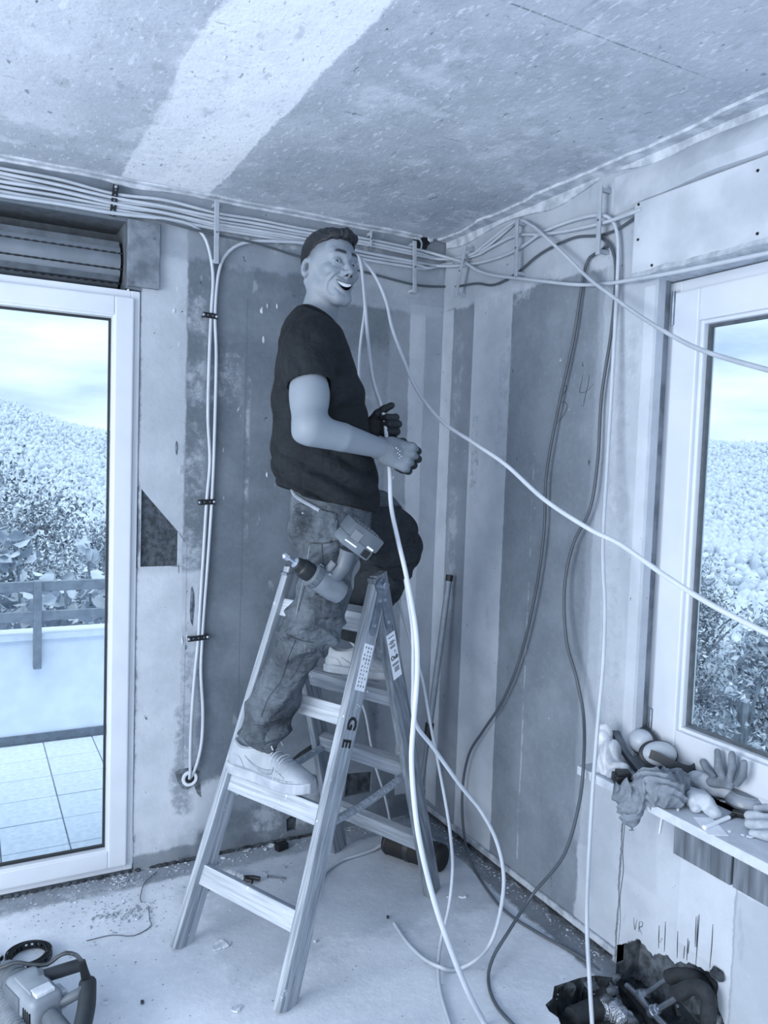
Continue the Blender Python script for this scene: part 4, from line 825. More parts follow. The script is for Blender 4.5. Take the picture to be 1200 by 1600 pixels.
def decal(bv, poly, mat, parent, name, lift=.003, step=2.0, thick=.004):
    """a patch of cloth or leather sewn on the surface: grid cells inside the outline, laid on the surface"""
    def inside(x, y):
        c = False; n = len(poly)
        for i in range(n):
            x1, y1 = poly[i]; x2, y2 = poly[(i + 1) % n]
            if (y1 > y) != (y2 > y) and x < (x2 - x1) * (y - y1) / (y2 - y1) + x1: c = not c
        return c
    xs = [p[0] for p in poly]; ys = [p[1] for p in poly]; V = {}; vs = []; fs = []
    def vid(i, j):
        if (i, j) not in V:
            h = hit(bv, min(xs) + i * step, min(ys) + j * step); V[(i, j)] = None
            if h: V[(i, j)] = len(vs); vs.append(h[0] + h[1] * lift)
        return V[(i, j)]
    for i in range(int((max(xs) - min(xs)) / step) + 1):
        for j in range(int((max(ys) - min(ys)) / step) + 1):
            if inside(min(xs) + (i + .5) * step, min(ys) + (j + .5) * step):
                q = [vid(i, j), vid(i + 1, j), vid(i + 1, j + 1), vid(i, j + 1)]
                if None not in q and max((vs[q[a]] - vs[q[b]]).length for a, b in ((0, 1), (1, 2), (2, 3), (3, 0))) < .05: fs.append(q)
    o = MB().add(vs, fs).build(name, mat, parent, smooth=True, sharp=0)
    m = o.modifiers.new('thickness', 'SOLIDIFY'); m.thickness = thick; m.offset = 0; return o
# ================================================================== the man
def cloth(name, v0, v1, rough=.85, weave=900, scale=9, crease=.0):
    g = N(name); c = g.mix(g.ramp(g.noise(scale, 5, .6), .3, .7), T(v0), T(v1)); c = g.mix(g.ramp(g.noise(60, 4, .6), .5, .75, 0, .35), c, T(v1 * 1.1))
    h = g.math('ADD', g.noise(weave, 2), g.math('MULTIPLY', g.noise(45, 4), 1.2))
    ridge = g.math('ABSOLUTE', g.math('SUBTRACT', g.noise(10, 3, .5, stretch=(1, 1, .7)), .5)); ridge2 = g.math('ABSOLUTE', g.math('SUBTRACT', g.noise(21, 3, .5, stretch=(.7, .7, 1.3)), .5))
    cb = g.n('ShaderNodeBump', {'Height': g.math('ADD', ridge, g.math('MULTIPLY', ridge2, .5)), 'Strength': .75, 'Distance': crease})
    fb_ = g.n('ShaderNodeBump', {'Height': h, 'Strength': .22, 'Distance': .003, 'Normal': cb.outputs[0]}); g.put(g.b.inputs['Normal'], fb_.outputs[0]); return g.done(c, rough, 0, .25)
def attr_mat(name, rough=.5, bump=.05, sc=300):
    g = N(name); a = g.n('ShaderNodeAttribute', attribute_name='tone'); f = g.noise(sc, 3); c = g.mix(g.ramp(f, .3, .8, 0, .08), a.outputs['Color'], (.05, .06, .1, 1)); g.bump(g.noise(sc * 2, 2), bump, .002)
    g.b.inputs['Subsurface Weight'].default_value = .08; g.b.inputs['Subsurface Radius'].default_value = (.008, .007, .006); return g.done(c, rough, 0, .35)
Fw = np.array([.8839, -.4677, 0]); Sd = np.array([-.4677, -.8839, 0]); Uz = np.array([0, 0, 1.0])       # facing, his right side, up
Ot = np.array(at(505, 640, 2.42))
man = thing('person', 'smiling man in dark t-shirt, work trousers and white sneakers standing on the ladder', 'person', (-.93, -.62, .516))
M_skin = attr_mat('skin'); M_shirt = cloth('dark_jersey', 27, 38, .9, 1400, 9, .045); M_trou = cloth('faded_work_denim', 50, 106, .85, 1200, 6, .07); M_trou_shade = cloth('shaded_leg_denim', 36, 52, .85, 1200, 6, .07)  # second trouser cloth is a darker copy, the left leg's shade put into colour
M_hair = attr_mat('short_dark_hair', .5, .9, 130); M_glove = cloth('grey_knit_glove', 108, 126, .85, 1600); M_gloved = cloth('dark_coated_palm', 36, 48, .6, 600)
M_seam = plain('dark_seam', 50, .8); M_seaml = plain('pale_stitching', 156, .8)
# --- head frame
Hc = np.array(at(515, 420, 2.42)); tc_ = CAM - Hc; tc_[2] = 0; tc_ /= np.linalg.norm(tc_)
ya = math.radians(37); Rt = np.cross(tc_, Uz) * -1; Rt = np.cross(Uz, tc_)          # Rt: to the right as the camera sees it
Fh = tc_ * math.cos(ya) + Rt * math.sin(ya); pit_ = math.radians(2); Fh = Fh * math.cos(pit_) + Uz * math.sin(pit_)
Lh = np.cross(Uz, Fh); Lh /= np.linalg.norm(Lh); Uh = np.cross(Fh, Lh)
rl_ = math.radians(3); Uh2 = Uh * math.cos(rl_) + Lh * math.sin(rl_); Lh = np.cross(Uh2, Fh); Uh = Uh2
HS = .98; HM = np.stack([Lh, Fh, Uh])                                              # rows: his left, forward, up
def toh(P): return ((P - Hc) @ HM.T) / HS
def fromh(q): return Hc + (np.asarray(q, float) * HS) @ HM
def warp(q): q = q.copy(); q[:, 2] += .0065 * np.exp(-((q[:, 2] - .006) / .030) ** 2) * np.clip(q[:, 1] / .04, 0, 1); return q
def head_d(q):
    q = warp(q)
    x = q[:, 0]; ax = np.abs(x); m = np.stack([ax, q[:, 1], q[:, 2]], 1)              # mirrored copy
    d = s_ell(q, (0, -.012, .034), (.0755, .099, .080))
    d = smin(d, s_ell(q, (0, .028, -.032), (.0555, .062, .085)), .03)                  # face
    d = smin(d, s_cap(m, (.0, .069, -.108), (.014, .067, -.106), .0145, .0140), .028)   # chin
    d = smin(d, s_cap(m, (.013, .065, -.106), (.047, .002, -.064), .0145, .017), .025) # jaw
    d = smin(d, s_cap(m, (.047, .002, -.064), (.057, -.010, -.010), .017, .018), .02)
    d = smin(d, s_ell(m, (.043, .060, -.024), (.021, .021, .018)), .020)              # raised cheek
    d = smin(d, s_cap(m, (.006, .084, .028), (.040, .070, .030), .011, .011), .016)   # brow ridge
    d = smax(d, -s_ell(m, (.032, .098, .008), (.017, .017, .0105)), .012)             # eye socket
    eye = s_ell(m, (.0315, .0755, .006), (.0165, .0150, .0130)); d = smin(d, eye, .004)
    slit = s_ell(m, (.0315, .093, .0045 - 3.5 * 0), (.0140, .016, .0029)); d = smax(d, -slit, .0016)
    d = smin(d, s_cap(m, (.019, .088, -.0045), (.044, .080, -.006), .0042, .0036), .006)  # lower lid pad of a smile
    nose = s_cap(q, (0, .084, .012), (0, .108, -.030), .0074, .0100); nose = smin(nose, s_ell(m, (.0140, .097, -.035), (.0068, .0095, .0072)), .007)
    nose = smin(nose, s_cap(q, (0, .098, -.040), (0, .088, -.044), .007, .006), .006); d = smin(d, nose, .010)
    d = smax(d, -s_ell(m, (.0078, .1025, -.0425), (.0038, .0060, .0030)), .003)        # nostril
    bend = q[:, 2] + .066 - 8.5 * x * x                                               # height above the curved mouth line
    by = q[:, 1] - .089 + 7 * x * x
    lipU = np.sqrt((by + .002) ** 2 * .9 + (bend - .0080) ** 2) - .0046; lipL = np.sqrt((by + .005) ** 2 * .9 + (bend + .0205 - 15 * x * x) ** 2) - .0060
    wide = ax - .0325; lipU = np.maximum(lipU, wide); lipL = np.maximum(lipL, wide)
    d = smin(d, np.minimum(lipU, lipL), .006)
    opening = np.maximum(np.maximum(bend - .0045, -(bend + .0170 - 14.5 * x * x)), np.maximum(ax - .0310, .055 - q[:, 1])); d = smax(d, -opening, .0025)
    def crease(pts, w, dep):
        e = np.full(len(q), 9.0); m2 = m[:, [0, 2]]
        for a_, b_ in zip(pts[:-1], pts[1:]):
            a_ = np.array(a_); b_ = np.array(b_); ba = b_ - a_; t = np.clip(((m2 - a_) @ ba) / (ba @ ba), 0, 1); e = np.minimum(e, np.linalg.norm(m2 - a_ - t[:, None] * ba, axis=1))
        return dep * (np.exp(-(e / w) ** 2) - .55 * np.exp(-((e - 2.2 * w) / (1.3 * w)) ** 2)) * (q[:, 1] > .02)
    d = d + crease([(.021, -.034), (.034, -.046), (.0415, -.064), (.0415, -.084), (.036, -.098)], .0042, .0026) + crease([(.049, -.040), (.0545, -.058), (.0530, -.080), (.047, -.094)], .0036, .0010)
    d = d + crease([(.020, -.012), (.034, -.016), (.046, -.012)], .0028, .0007) + crease([(.049, .006), (.060, .000)], .0020, .0010) + crease([(.049, .001), (.058, -.007)], .0018, .0009)
    e = toe_(m); ear = s_ell(e, (0, 0, 0), (.0080, .017, .0275)); ear = smin(ear, s_ell(e, (.001, -.004, -.018), (.0075, .010, .012)), .008)
    conch = s_ell(e, (.009, .003, -.001), (.0085, .0105, .019)); ear = smax(ear, -conch, .004); d = smin(d, ear, .006)
    return d
def toe_(m):
    c, s = math.cos(.60), math.sin(.60); r = m - np.array([.0790, -.014, -.010]); return np.stack([r[:, 0] * c + r[:, 1] * s, -r[:, 0] * s + r[:, 1] * c, r[:, 2] - .12 * r[:, 1]], 1)
def pt3(*a): return np.array(at(*a))
sh_r = pt3(478, 541, 2.245); el_r = pt3(484, 672, 2.165); mid_r = pt3(534, 683, 2.215); wr_r = pt3(599, 702, 2.335)
sh_l = pt3(508, 545, 2.585); el_l = pt3(530, 690, 2.64); wr_l = pt3(574, 675, 2.515)
nk_t = fromh((0, -.020, -.055)); nk_b = pt3(494, 512, 2.435)
def body_f(P):
    h = head_d(toh(P)) * HS
    n = s_cap(P, nk_t, nk_b, .0500, .060)
    am = fromh((-.060, -.03, -.05)); st = pt3(521, 515, 2.385); n = smin(n, s_cap(P, am, st, .012, .010), .018)      # neck muscle
    d = smin(h, n, .022)
    d = smin(d, s_cap(P, nk_b, sh_r * .7 + nk_b * .3 - Uz * .02, .05, .045), .03); d = smin(d, s_cap(P, nk_b, sh_l * .7 + nk_b * .3 - Uz * .02, .05, .045), .03)
    a = s_cap(P, sh_r - Uz * .01, el_r + (sh_r - el_r) * .1, .050, .0485); a = smin(a, s_ell(P, (sh_r * .40 + el_r * .60) + Fw * .006, (.0535, .0535, .075)), .02)
    fa = s_cap(P, el_r + Fw * .004, mid_r, .0455, .0405); fa = smin(fa, s_cap(P, mid_r, wr_r, .0405, .0285), .004); a = smin(a, fa, .024)
    a = smin(a, s_ell(P, el_r - Fw * .026 - Uz * .012, (.018, .02, .018)), .02)
    b = s_chain(P, [sh_l, el_l, wr_l], [.048, .042, .030], .02)
    d = smin(d, a, .015); return smin(d, b, .015)
def body_col(V):
    q = warp(toh(V)); C = np.tile(np.array(T(136)), (len(V), 1)); m = np.stack([np.abs(q[:, 0]), q[:, 1], q[:, 2]], 1)
    def blend(w, tone):
        nonlocal C
        w = np.clip(w, 0, 1)[:, None]; C = C * (1 - w) + np.array(T(tone)) * w
    inhead = (np.linalg.norm(q, axis=1) < .2)
    blend((.9 - s_ell(m, (.03, .055, -.085), (.045, .05, .045)) * 60) * .22 * inhead, 138)               # beard shadow
    hl = q[:, 2] - np.interp(q[:, 1], [-.12, -.06, -.02, .0, .03, .06, .1], [-.085, -.070, -.010, .014, .044, .058, .072])   # above the hair line
    blend(np.clip((hl + .022) / .05, 0, 1) * .8 * (q[:, 1] < .05) * inhead * (np.abs(q[:, 0]) < .09) * (s_ell(toe_(m), (0, 0, 0), (.013, .019, .030)) > .002), 56)
    bz = q[:, 2] + .066 - 8.5 * q[:, 0] ** 2
    lips = (np.abs(q[:, 0]) < .033) & (q[:, 1] > .055) & (((bz > .003) & (bz < .0120)) | ((bz < -.0160 + 15 * q[:, 0] ** 2) & (bz > -.0255 + 14 * q[:, 0] ** 2)))
    blend(lips * .45, 104)
    inm = (np.abs(q[:, 0]) < .0318) & (bz < .0052) & (bz > -.0185 + 14.5 * q[:, 0] ** 2) & (q[:, 1] < .0850 - 7 * q[:, 0] ** 2) & (q[:, 1] > .04); blend(inm * .96, 26)
    br = np.minimum(s_cap(m, (.014, .094, .0325), (.034, .086, .0355), .0044, .0042), s_cap(m, (.034, .086, .0355), (.050, .072, .0290), .0038, .0018)); blend((.0022 - br) * 330 * .85, 44)
    lid = np.abs(s_ell(m, (.0315, .093, .0045), (.0148, .02, .0037))); blend((.0014 - lid) * 700 * .75 * (q[:, 2] > .0045) * inhead, 50)
    eo = toe_(m); blend((1 - np.abs(s_ell(eo, (.006, .003, -.001), (.006, .008, .015))) * 300) * .0 + (.001 - s_ell(eo, (.004, .003, -.001), (.006, .0075, .014))) * 500 * .6, 70)
    nos = s_ell(m, (.0078, .1015, -.0425), (.0042, .0075, .0036)); blend((.0006 - nos) * 1500 * .9, 30)
    return C
body = sculpt('body', body_f, np.minimum(np.minimum(sh_r, el_r), np.minimum(wr_l, sh_l)) - np.array([.12, .12, .10]), np.array([max(wr_r[0], wr_l[0], el_l[0]) + .1, max(sh_l[1], el_l[1]) + .1, Hc[2] + .17]), .0024, M_skin, man, 1, body_col)
# --- eyes, teeth, brows
M_eyew = plain('eye_white', 150, .15, 0, .02, 8, 0); M_iris = plain('dark_iris', 40, .1, 0, .2, 200, 0); M_teeth = plain('teeth', 236, .25, 0, .03, 60, 0)
for sx in (1, -1):
    c = fromh((.0315 * sx, .0758, -.0010)); e = MB().ico(c, .0134 * HS, 3).build('eye', M_eyew, man, smooth=True, sharp=0)
    lk = CAM - c; lk /= np.linalg.norm(lk); z = Vector(lk)
    MB().lathe([(.0104 * HS, .0074), (.0124 * HS, .0058), (.0137 * HS, .0022)], c, z, 14).build('iris', M_iris, e, smooth=True)
    MB().ico(c + np.array(z) * .0134 * HS + Uh * .0016 - Lh * .0014, .0013, 1).build('glint', M_teeth, e)
tt = MB()
for k in range(-6, 6):
    t = (k + .5) * .0046; y_ = .0815 - 7.5 * t * t; zt = -.0635 + 8.5 * t * t; ang = -2 * 7.5 * t; hgt_ = .0102 - .00014 * abs(k + .5) ** 2
    c = fromh((t, y_, zt - hgt_ * .28)); X_ = Lh * math.cos(ang * .8) + Fh * math.sin(ang * .8); Y_ = np.cross(Uh, X_)
    MB_ = MB().box(c, (.0047, .005, hgt_), Matrix((X_, Y_, Uh)).transposed(), .0012); tt.add(MB_.v, MB_.f)
tt.build('teeth', M_teeth, man, smooth=True)
# --- hair
def hair_f(P):
    q = toh(P); x, y, z = q.T; d = s_ell(q, (0, -.012, .034), (.0755, .099, .080))
    top = np.clip((z - .045) / .05, 0, 1); front = np.clip((y + .06) / .14, 0, 1)
    th = .0018 + .0135 * top * (.55 + .45 * front); st = .0007 * np.sin(x * 420 + 3 * np.sin(y * 60)) * top + .0006 * np.sin(x * 260 + y * 190 + 2 * np.sin(z * 80)) * top
    h = d - th - st
    tuft = s_chain(q, [(-.036, .062, .086), (.0, .078, .094), (.036, .074, .086)], [.012, .0135, .012], .012) + .0010 * np.sin(x * 330 + y * 140); h = smin(h, tuft, .016)
    line = np.interp(y, [-.12, -.07, -.03, -.005, .02, .045, .07, .1], [-.060, -.042, .004, .028, .050, .064, .072, .078]) + .002 * np.sin(x * 260) + .0015 * np.sin(y * 330)
    h = smax(h, line - z, .004); return np.maximum(h, -(d + .006)) * HS
def hair_col(V):
    q = toh(V); w = np.clip((q[:, 2] - .04) / .05, 0, 1)[:, None]; s = (.5 + .5 * np.sin(q[:, 0] * 620 + 3 * np.sin(q[:, 1] * 60)))[:, None] * w
    return np.array(T(24)) * (1 - s) + np.array(T(44)) * s
hb_ = fromh((0, 0, .04)); sculpt('hair', hair_f, hb_ - .16, hb_ + .16, .0026, M_hair, man, 1, hair_col)
# --- t-shirt
tab = [(476, 466, 512), (490, 456, 520), (505, 446, 531), (522, 440, 540), (545, 436, 549), (570, 432, 556), (600, 429, 565), (640, 428, 574), (680, 430, 580), (720, 434, 584), (750, 442, 587), (775, 450, 589), (805, 456, 588)]
tz, ta, tr = [], [], []
for py, xb, xf in tab:
    b_ = np.array(onplane(xb, py, Ot, Sd)) - Ot; f_ = np.array(onplane(xf, py, Ot, Sd)) - Ot; tz.append((b_[2] + f_[2]) / 2); ta.append((b_ @ Fw + f_ @ Fw) / 2); tr.append((f_ @ Fw - b_ @ Fw) / 2)
tz = np.array(tz[::-1]); ta = np.array(ta[::-1]); tr = np.array(tr[::-1])
tb = np.array([.168, .166, .164, .162, .162, .168, .178, .186, .188, .180, .140, .090, .07])
hemA = np.array(onplane(452, 762, Ot, Sd)) - Ot; hemB = np.array(onplane(586, 797, Ot, Sd)) - Ot
col_c = (np.array(onplane(470, 484, Ot, Sd)) + np.array(onplane(524, 513, Ot, Sd))) / 2; col_x = np.array(onplane(524, 513, Ot, Sd)) - np.array(onplane(470, 484, Ot, Sd)); col_ra = np.linalg.norm(col_x) / 2; col_x /= np.linalg.norm(col_x); col_n = np.cross(Sd, col_x); col_n *= np.sign(col_n[2])
slv_e = pt3(484, 603, 2.205); slv_d = slv_e - sh_r; slv_d /= np.linalg.norm(slv_d)
def shirt_f(P):
    q = P - Ot; a = q @ Fw; b = q @ Sd; z = q[:, 2]
    ca = np.interp(z, tz, ta); ra = np.interp(z, tz, tr); rb = np.interp(z, tz, tb)
    k = (np.abs((a - ca) / ra) ** 2.25 + np.abs(b / rb) ** 2.25) ** (1 / 2.25); d = (k - 1) * np.minimum(ra, rb)
    low = np.clip((-.05 - z) / .15, 0, 1); back = np.clip((ca - a) / .1, 0, 1)
    d = d - .018 * np.abs(np.sin(b * 30 + z * 9 + 1.2 * np.sin(z * 16))) * back * np.clip((.05 - z) / .2, 0, 1) + .003
    d = d - .017 * low * np.abs(np.sin(z * 44 + a * 22 + 2 * np.sin(b * 13))) + .003 * low
    ap = (P - (sh_r - Uz * .10 + Fw * .05)); d = d - .016 * np.exp(-(np.linalg.norm(ap, axis=1) / .11) ** 2) * np.abs(np.sin(ap @ Fw * 40 - ap @ Uz * 52)) - .010 * np.clip((z + .06) / .1, 0, 1) * np.clip((.16 - z) / .1, 0, 1) * np.abs(np.sin(a * 18 - z * 26 + 1.5 * np.sin(a * 14 + z * 9)))
    d = smax(d, z - tz[-1], .03)
    nb_ = nk_b - Uz * .012
    d = smin(d, s_cap(P, nb_ + Sd * .04, sh_r + Uz * .0, .052, .066), .05); d = smin(d, s_cap(P, nb_ - Sd * .04, sh_l, .052, .062), .05)
    sl = s_cap(P, sh_r, slv_e + slv_d * .06, .067, .0675) - .006 * np.abs(np.sin((P @ Uz) * 42 + (P @ Fw) * 34 + 1.2 * np.sin((P @ Sd) * 40))) * np.clip(((slv_e - P) @ slv_d) / .03, 0, 1); sl = smax(sl, (P - slv_e) @ slv_d + .002, .003); d = smin(d, sl, .022)
    s2 = s_cap(P, sh_l, sh_l + (el_l - sh_l) * .6, .064, .062); d = smin(d, s2, .022)
    arm = s_cap(P, slv_e - slv_d * .012, slv_e + slv_d * .1, .0590, .0600); d = smax(d, -arm, .002)
    hem = hemA[2] + (hemB[2] - hemA[2]) * (a - hemA @ Fw) / ((hemB - hemA) @ Fw) + .006 * np.sin(b * 30 + a * 20); d = smax(d, hem - z, .004)
    pc = P - col_c; up = pc @ col_n; rr = np.sqrt((pc @ col_x / (col_ra * 1.0)) ** 2 + (pc @ Sd / .073) ** 2)
    cut = np.maximum((rr - 1) * .06, -(up + .03)); d = smax(d, -cut, .003); return np.maximum(d, np.where(rr < 1.7, up - .006, -1))
shirt = sculpt('t_shirt', shirt_f, Ot - np.array([.34, .36, .36]), Ot + np.array([.34, .36, .40]), .0044, M_shirt, man, 2)
cl_ = [Vector(col_c + col_x * col_ra * 1.02 * math.cos(t) + Sd * .075 * math.sin(t) + col_n * (.002 + .012 * abs(math.sin(t)))) for t in [2 * math.pi * k / 40 for k in range(41)]]
MB().tube(cl_, .0058, 8).build('collar', M_shirt, shirt, smooth=True)
bvS = bvh_of(shirt)
seam(bvS, [(453, 597), (470, 599), (490, 599), (517, 597)], .0009, M_seam, shirt); seam(bvS, [(458, 506), (444, 530), (440, 560), (444, 590), (452, 604)], .0009, M_seam, shirt)
# --- trousers
def leg(pts): return [np.array(at(x, y, dp)) for x, y, w, dp in pts], [w * dp / FPX for x, y, w, dp in pts]
LR = leg([(516, 800, 52, 2.38), (517, 850, 43, 2.33), (511, 900, 40, 2.31), (503, 938, 43, 2.31), (489, 975, 42, 2.33), (466, 1012, 37, 2.37), (446, 1052, 36, 2.42), (433, 1085, 37, 2.46), (419, 1122, 35, 2.50), (408, 1158, 31, 2.53)])
LL = leg([(552, 800, 44, 2.52), (580, 815, 46, 2.60), (606, 838, 45, 2.72), (613, 862, 40, 2.80), (596, 905, 37, 2.80), (578, 945, 33, 2.80), (564, 980, 28, 2.80), (556, 1006, 26, 2.79)])
pel = np.array(at(520, 775, 2.45))
def along(P, pts):
    best = np.full(len(P), 9.0); T_ = np.zeros(len(P))
    for i in range(len(pts) - 1):
        a, b = pts[i], pts[i + 1]; ba = b - a; t = np.clip(((P - a) @ ba) / (ba @ ba), 0, 1); dd = np.linalg.norm(P - a - t[:, None] * ba, axis=1); m = dd < best; best[m] = dd[m]; T_[m] = (i + t)[m]
    return T_
hemR = (LR[0][-1] - LR[0][-2]); hemR /= np.linalg.norm(hemR); hemL = (LL[0][-1] - LL[0][-2]); hemL /= np.linalg.norm(hemL)
def trou_f(P):
    q = P - pel; a = q @ Fw; b = q @ Sd; z = q[:, 2]
    ztab = [-.14, -.05, .0, .05, .09]; k = np.sqrt((np.maximum(1e-6, np.abs((a - np.interp(z, ztab, [.0, -.004, -.004, -.006, -.008])) / np.interp(z, ztab, [.12, .128, .130, .128, .126])))) ** 2 + (b / np.interp(z, ztab, [.15, .160, .160, .155, .15])) ** 2)
    d = (k - 1) * .12; d = smax(d, np.abs(z + .025) - .115, .02)
    tR = along(P, LR[0]); tL = along(P, LL[0])
    r = s_chain(P, LR[0], LR[1], .03); l = s_chain(P, LL[0], LL[1], .03)
    kn = np.exp(-((tR - 4.2) / .9) ** 2); hm = np.clip((tR - 6.9) / 1.5, 0, 1); th_ = np.exp(-((tR - 1.2) / .8) ** 2)
    s1 = P @ Sd; f1 = P @ Fw
    def fold(ph): return 1 - np.abs(np.sin(ph))
    r = r - .020 * kn * fold(tR * 4.6 + s1 * 12 + f1 * 10 + 1.5 * np.sin(f1 * 26)) - .024 * hm * fold(tR * 3.4 + f1 * 13 + 1.4 * np.sin(s1 * 20)) - .013 * th_ * fold(tR * 3.1 + f1 * 17 + np.sin(s1 * 30)) - .009 * fold(f1 * 24 + tR * 1.9 + 1.2 * np.sin(s1 * 20 + tR)) + .011
    kl = np.exp(-((tL - 2.6) / 1.4) ** 2); l = l - .020 * kl * fold(tL * 3.6 + s1 * 10 + np.sin(f1 * 22)) - .008 * fold(tL * 4 + s1 * 21 + np.sin(f1 * 18)) + .006
    r = smax(r, (P - LR[0][-1]) @ hemR, .006); l = smax(l, (P - LL[0][-1]) @ hemL, .006)
    pk = s_ell(P, np.array(at(478, 828, 2.335)), (.055, .055, .065)); r = smin(r, pk, .02)
    d = smin(d, r, .03); d = smin(d, l, .02); return d
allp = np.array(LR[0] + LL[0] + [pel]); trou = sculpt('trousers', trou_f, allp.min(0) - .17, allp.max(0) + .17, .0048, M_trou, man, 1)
me_ = trou.data; me_.materials.append(M_trou_shade); nv = len(me_.polygons); ce = np.zeros(nv * 3, np.float32); me_.polygons.foreach_get('center', ce); ce = ce.reshape(-1, 3) + np.array(ORG[trou.name])
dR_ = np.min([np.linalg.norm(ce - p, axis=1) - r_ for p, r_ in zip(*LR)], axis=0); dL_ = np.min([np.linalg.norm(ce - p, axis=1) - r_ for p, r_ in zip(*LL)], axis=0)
me_.polygons.foreach_set('material_index', ((dL_ < dR_ - .012) & (ce[:, 2] < pel[2] - .03)).astype(np.int32))  # left leg faces take the darker cloth with its shade painted in
bvT = bvh_of(trou)
for path in ([(479, 905), (473, 930), (466, 955)], [(503, 850), (505, 880), (508, 905)], [(497, 940), (494, 965), (490, 985)], [(462, 1000), (450, 1030), (440, 1062), (420, 1090), (408, 1120)], [(447, 990), (470, 1000), (490, 1004)], [(480, 1012), (472, 1030), (462, 1050), (452, 1063)],
             [(463, 772), (480, 785), (500, 796), (522, 802)], [(484, 848), (500, 850), (520, 848)], [(455, 1110), (440, 1128), (420, 1133), (395, 1132)], [(600, 790), (596, 806), (584, 816)]):
    seam(bvT, path, .0011, M_seam, trou)
seam(bvT, [(484, 852), (478, 890), (470, 925), (463, 960)], .0010, M_seaml, trou, 'stitching')
decal(bvT, [(461, 790), (470, 788), (495, 794), (525, 803), (528, 830), (529, 846), (505, 848), (483, 848), (472, 830), (466, 812)], M_trou, trou, 'pocket', .004)
decal(bvT, [(492, 930), (540, 925), (531, 962), (494, 966)], M_trou, trou, 'pocket', .004)
seam(bvT, [(457, 760), (461, 772), (470, 780), (484, 789), (500, 798)], .0065, plain('pale_webbing', 142, .8, 0, .1, 60), trou, 'belt_loop', .003, 8)
MB().ico(hit(bvT, 474, 803)[0] + hit(bvT, 474, 803)[1] * .004, .0035, 2).build('rivet', M_steel, trou)
# --- gloves
def glove(name, W, h, n, t, thumb, parent):
    h = h / np.linalg.norm(h); n = n - h * (n @ h); n /= np.linalg.norm(n); t = np.cross(h, n) * (1 if np.cross(h, n) @ t > 0 else -1); Bm = np.stack([h, t, n])
    fing = []
    for i, o_ in enumerate((.034, .012, -.011, -.033)):
        L = (.95, 1.05, 1.0, .82)[i]; k0 = np.array([.086 - .006 * abs(i - 1), o_, .002]); k1 = k0 + L * np.array([.022, 0, -.036]); k2 = k1 + L * np.array([-.022, 0, -.020]); k3 = k2 + L * np.array([-.020, 0, .008]); fing.append((np.array([.05, o_ * .8, 0]), k0, k1, k2, k3))
    def local(P): return (P - W) @ Bm.T
    def fingers(q):
        d = None
        for (kb, k0, k1, k2, k3) in fing:
            e = s_chain(q, [kb, k0, k1, k2, k3], [.012, .0128, .0118, .0108, .0096], .004); d = e if d is None else np.minimum(d, e)
        return d
    def thumb_f(q): return s_chain(q, thumb, [.016, .0135, .0122, .0105], .005)
    def f(P):
        q = local(P); d = s_box(q, (.046, 0, -.002), (.046, .044, .017), .015); d = smin(d, s_cap(q, (-.020, 0, -.001), (.02, 0, -.001), .0335, .033), .016)
        d = smin(d, fingers(q), .006); d = smin(d, thumb_f(q), .009); d = d - .0006 * np.sin(q[:, 0] * 900); cuff = s_cap(q, (-.014, 0, 0), (-.022, 0, 0), .0352, .0352); d = smin(d, np.maximum(cuff, np.abs(q[:, 0] + .018) - .006), .003)
        hole = s_cap(q, (-.06, 0, 0), (-.010, 0, 0), .029, .029); return smax(np.maximum(d, -q[:, 0] - .026), -hole, .003)
    V, Q = sdf_mesh(f, W - .15, W + .15, .0024); V = relax(V, Q, 1); q = local(V)
    pal = (q[:, 2] < -.009) & (q[:, 0] > .012)
    fm = pal[Q].sum(1) >= 2
    o = np_obj(name, V, Q, M_glove, parent); o.data.materials.append(M_gloved); o.data.polygons.foreach_set('material_index', fm.astype(np.int32)); return o, Bm
fc = ROT[2]; rc = ROT[0]; dc_ = ROT[1]
gr_, _ = glove('glove', wr_r, rc * .94 + dc_ * .30 + fc * .05, -fc * .95 + dc_ * -.05 + rc * .3, -dc_, [np.array([.022, .030, -.010]), np.array([.050, .044, -.026]), np.array([.074, .034, -.040]), np.array([.090, .020, -.046])], man)
gl_, _ = glove('glove', wr_l, rc * .97 - dc_ * .06 - fc * .22, fc * .92 + rc * .2, -dc_, [np.array([.02, .032, -.010]), np.array([.042, .052, -.022]), np.array([.066, .064, -.028]), np.array([.090, .073, -.030])], man)
gr_['label'] = 'grey knit glove with dark palm, nearer hand'; gl_['label'] = 'dark gloved farther hand with raised thumb'
b_ = MB()
for k in range(7): h_ = hit(bvh_of(gr_), 620 + (k % 3) * 4 + k, 697 + k * 3.2)
for k in range(7):
    h_ = hit(bvh_of(gr_), 619 + (k % 3) * 2 + k * .8, 700 + k * 2.6)
    if h_: b_.ico(h_[0] + h_[1] * .0008, .0024, 1, (1, 1, .6), .4)
if b_.v: stuff(b_.build('plaster_splash', M_pl_white, gr_))
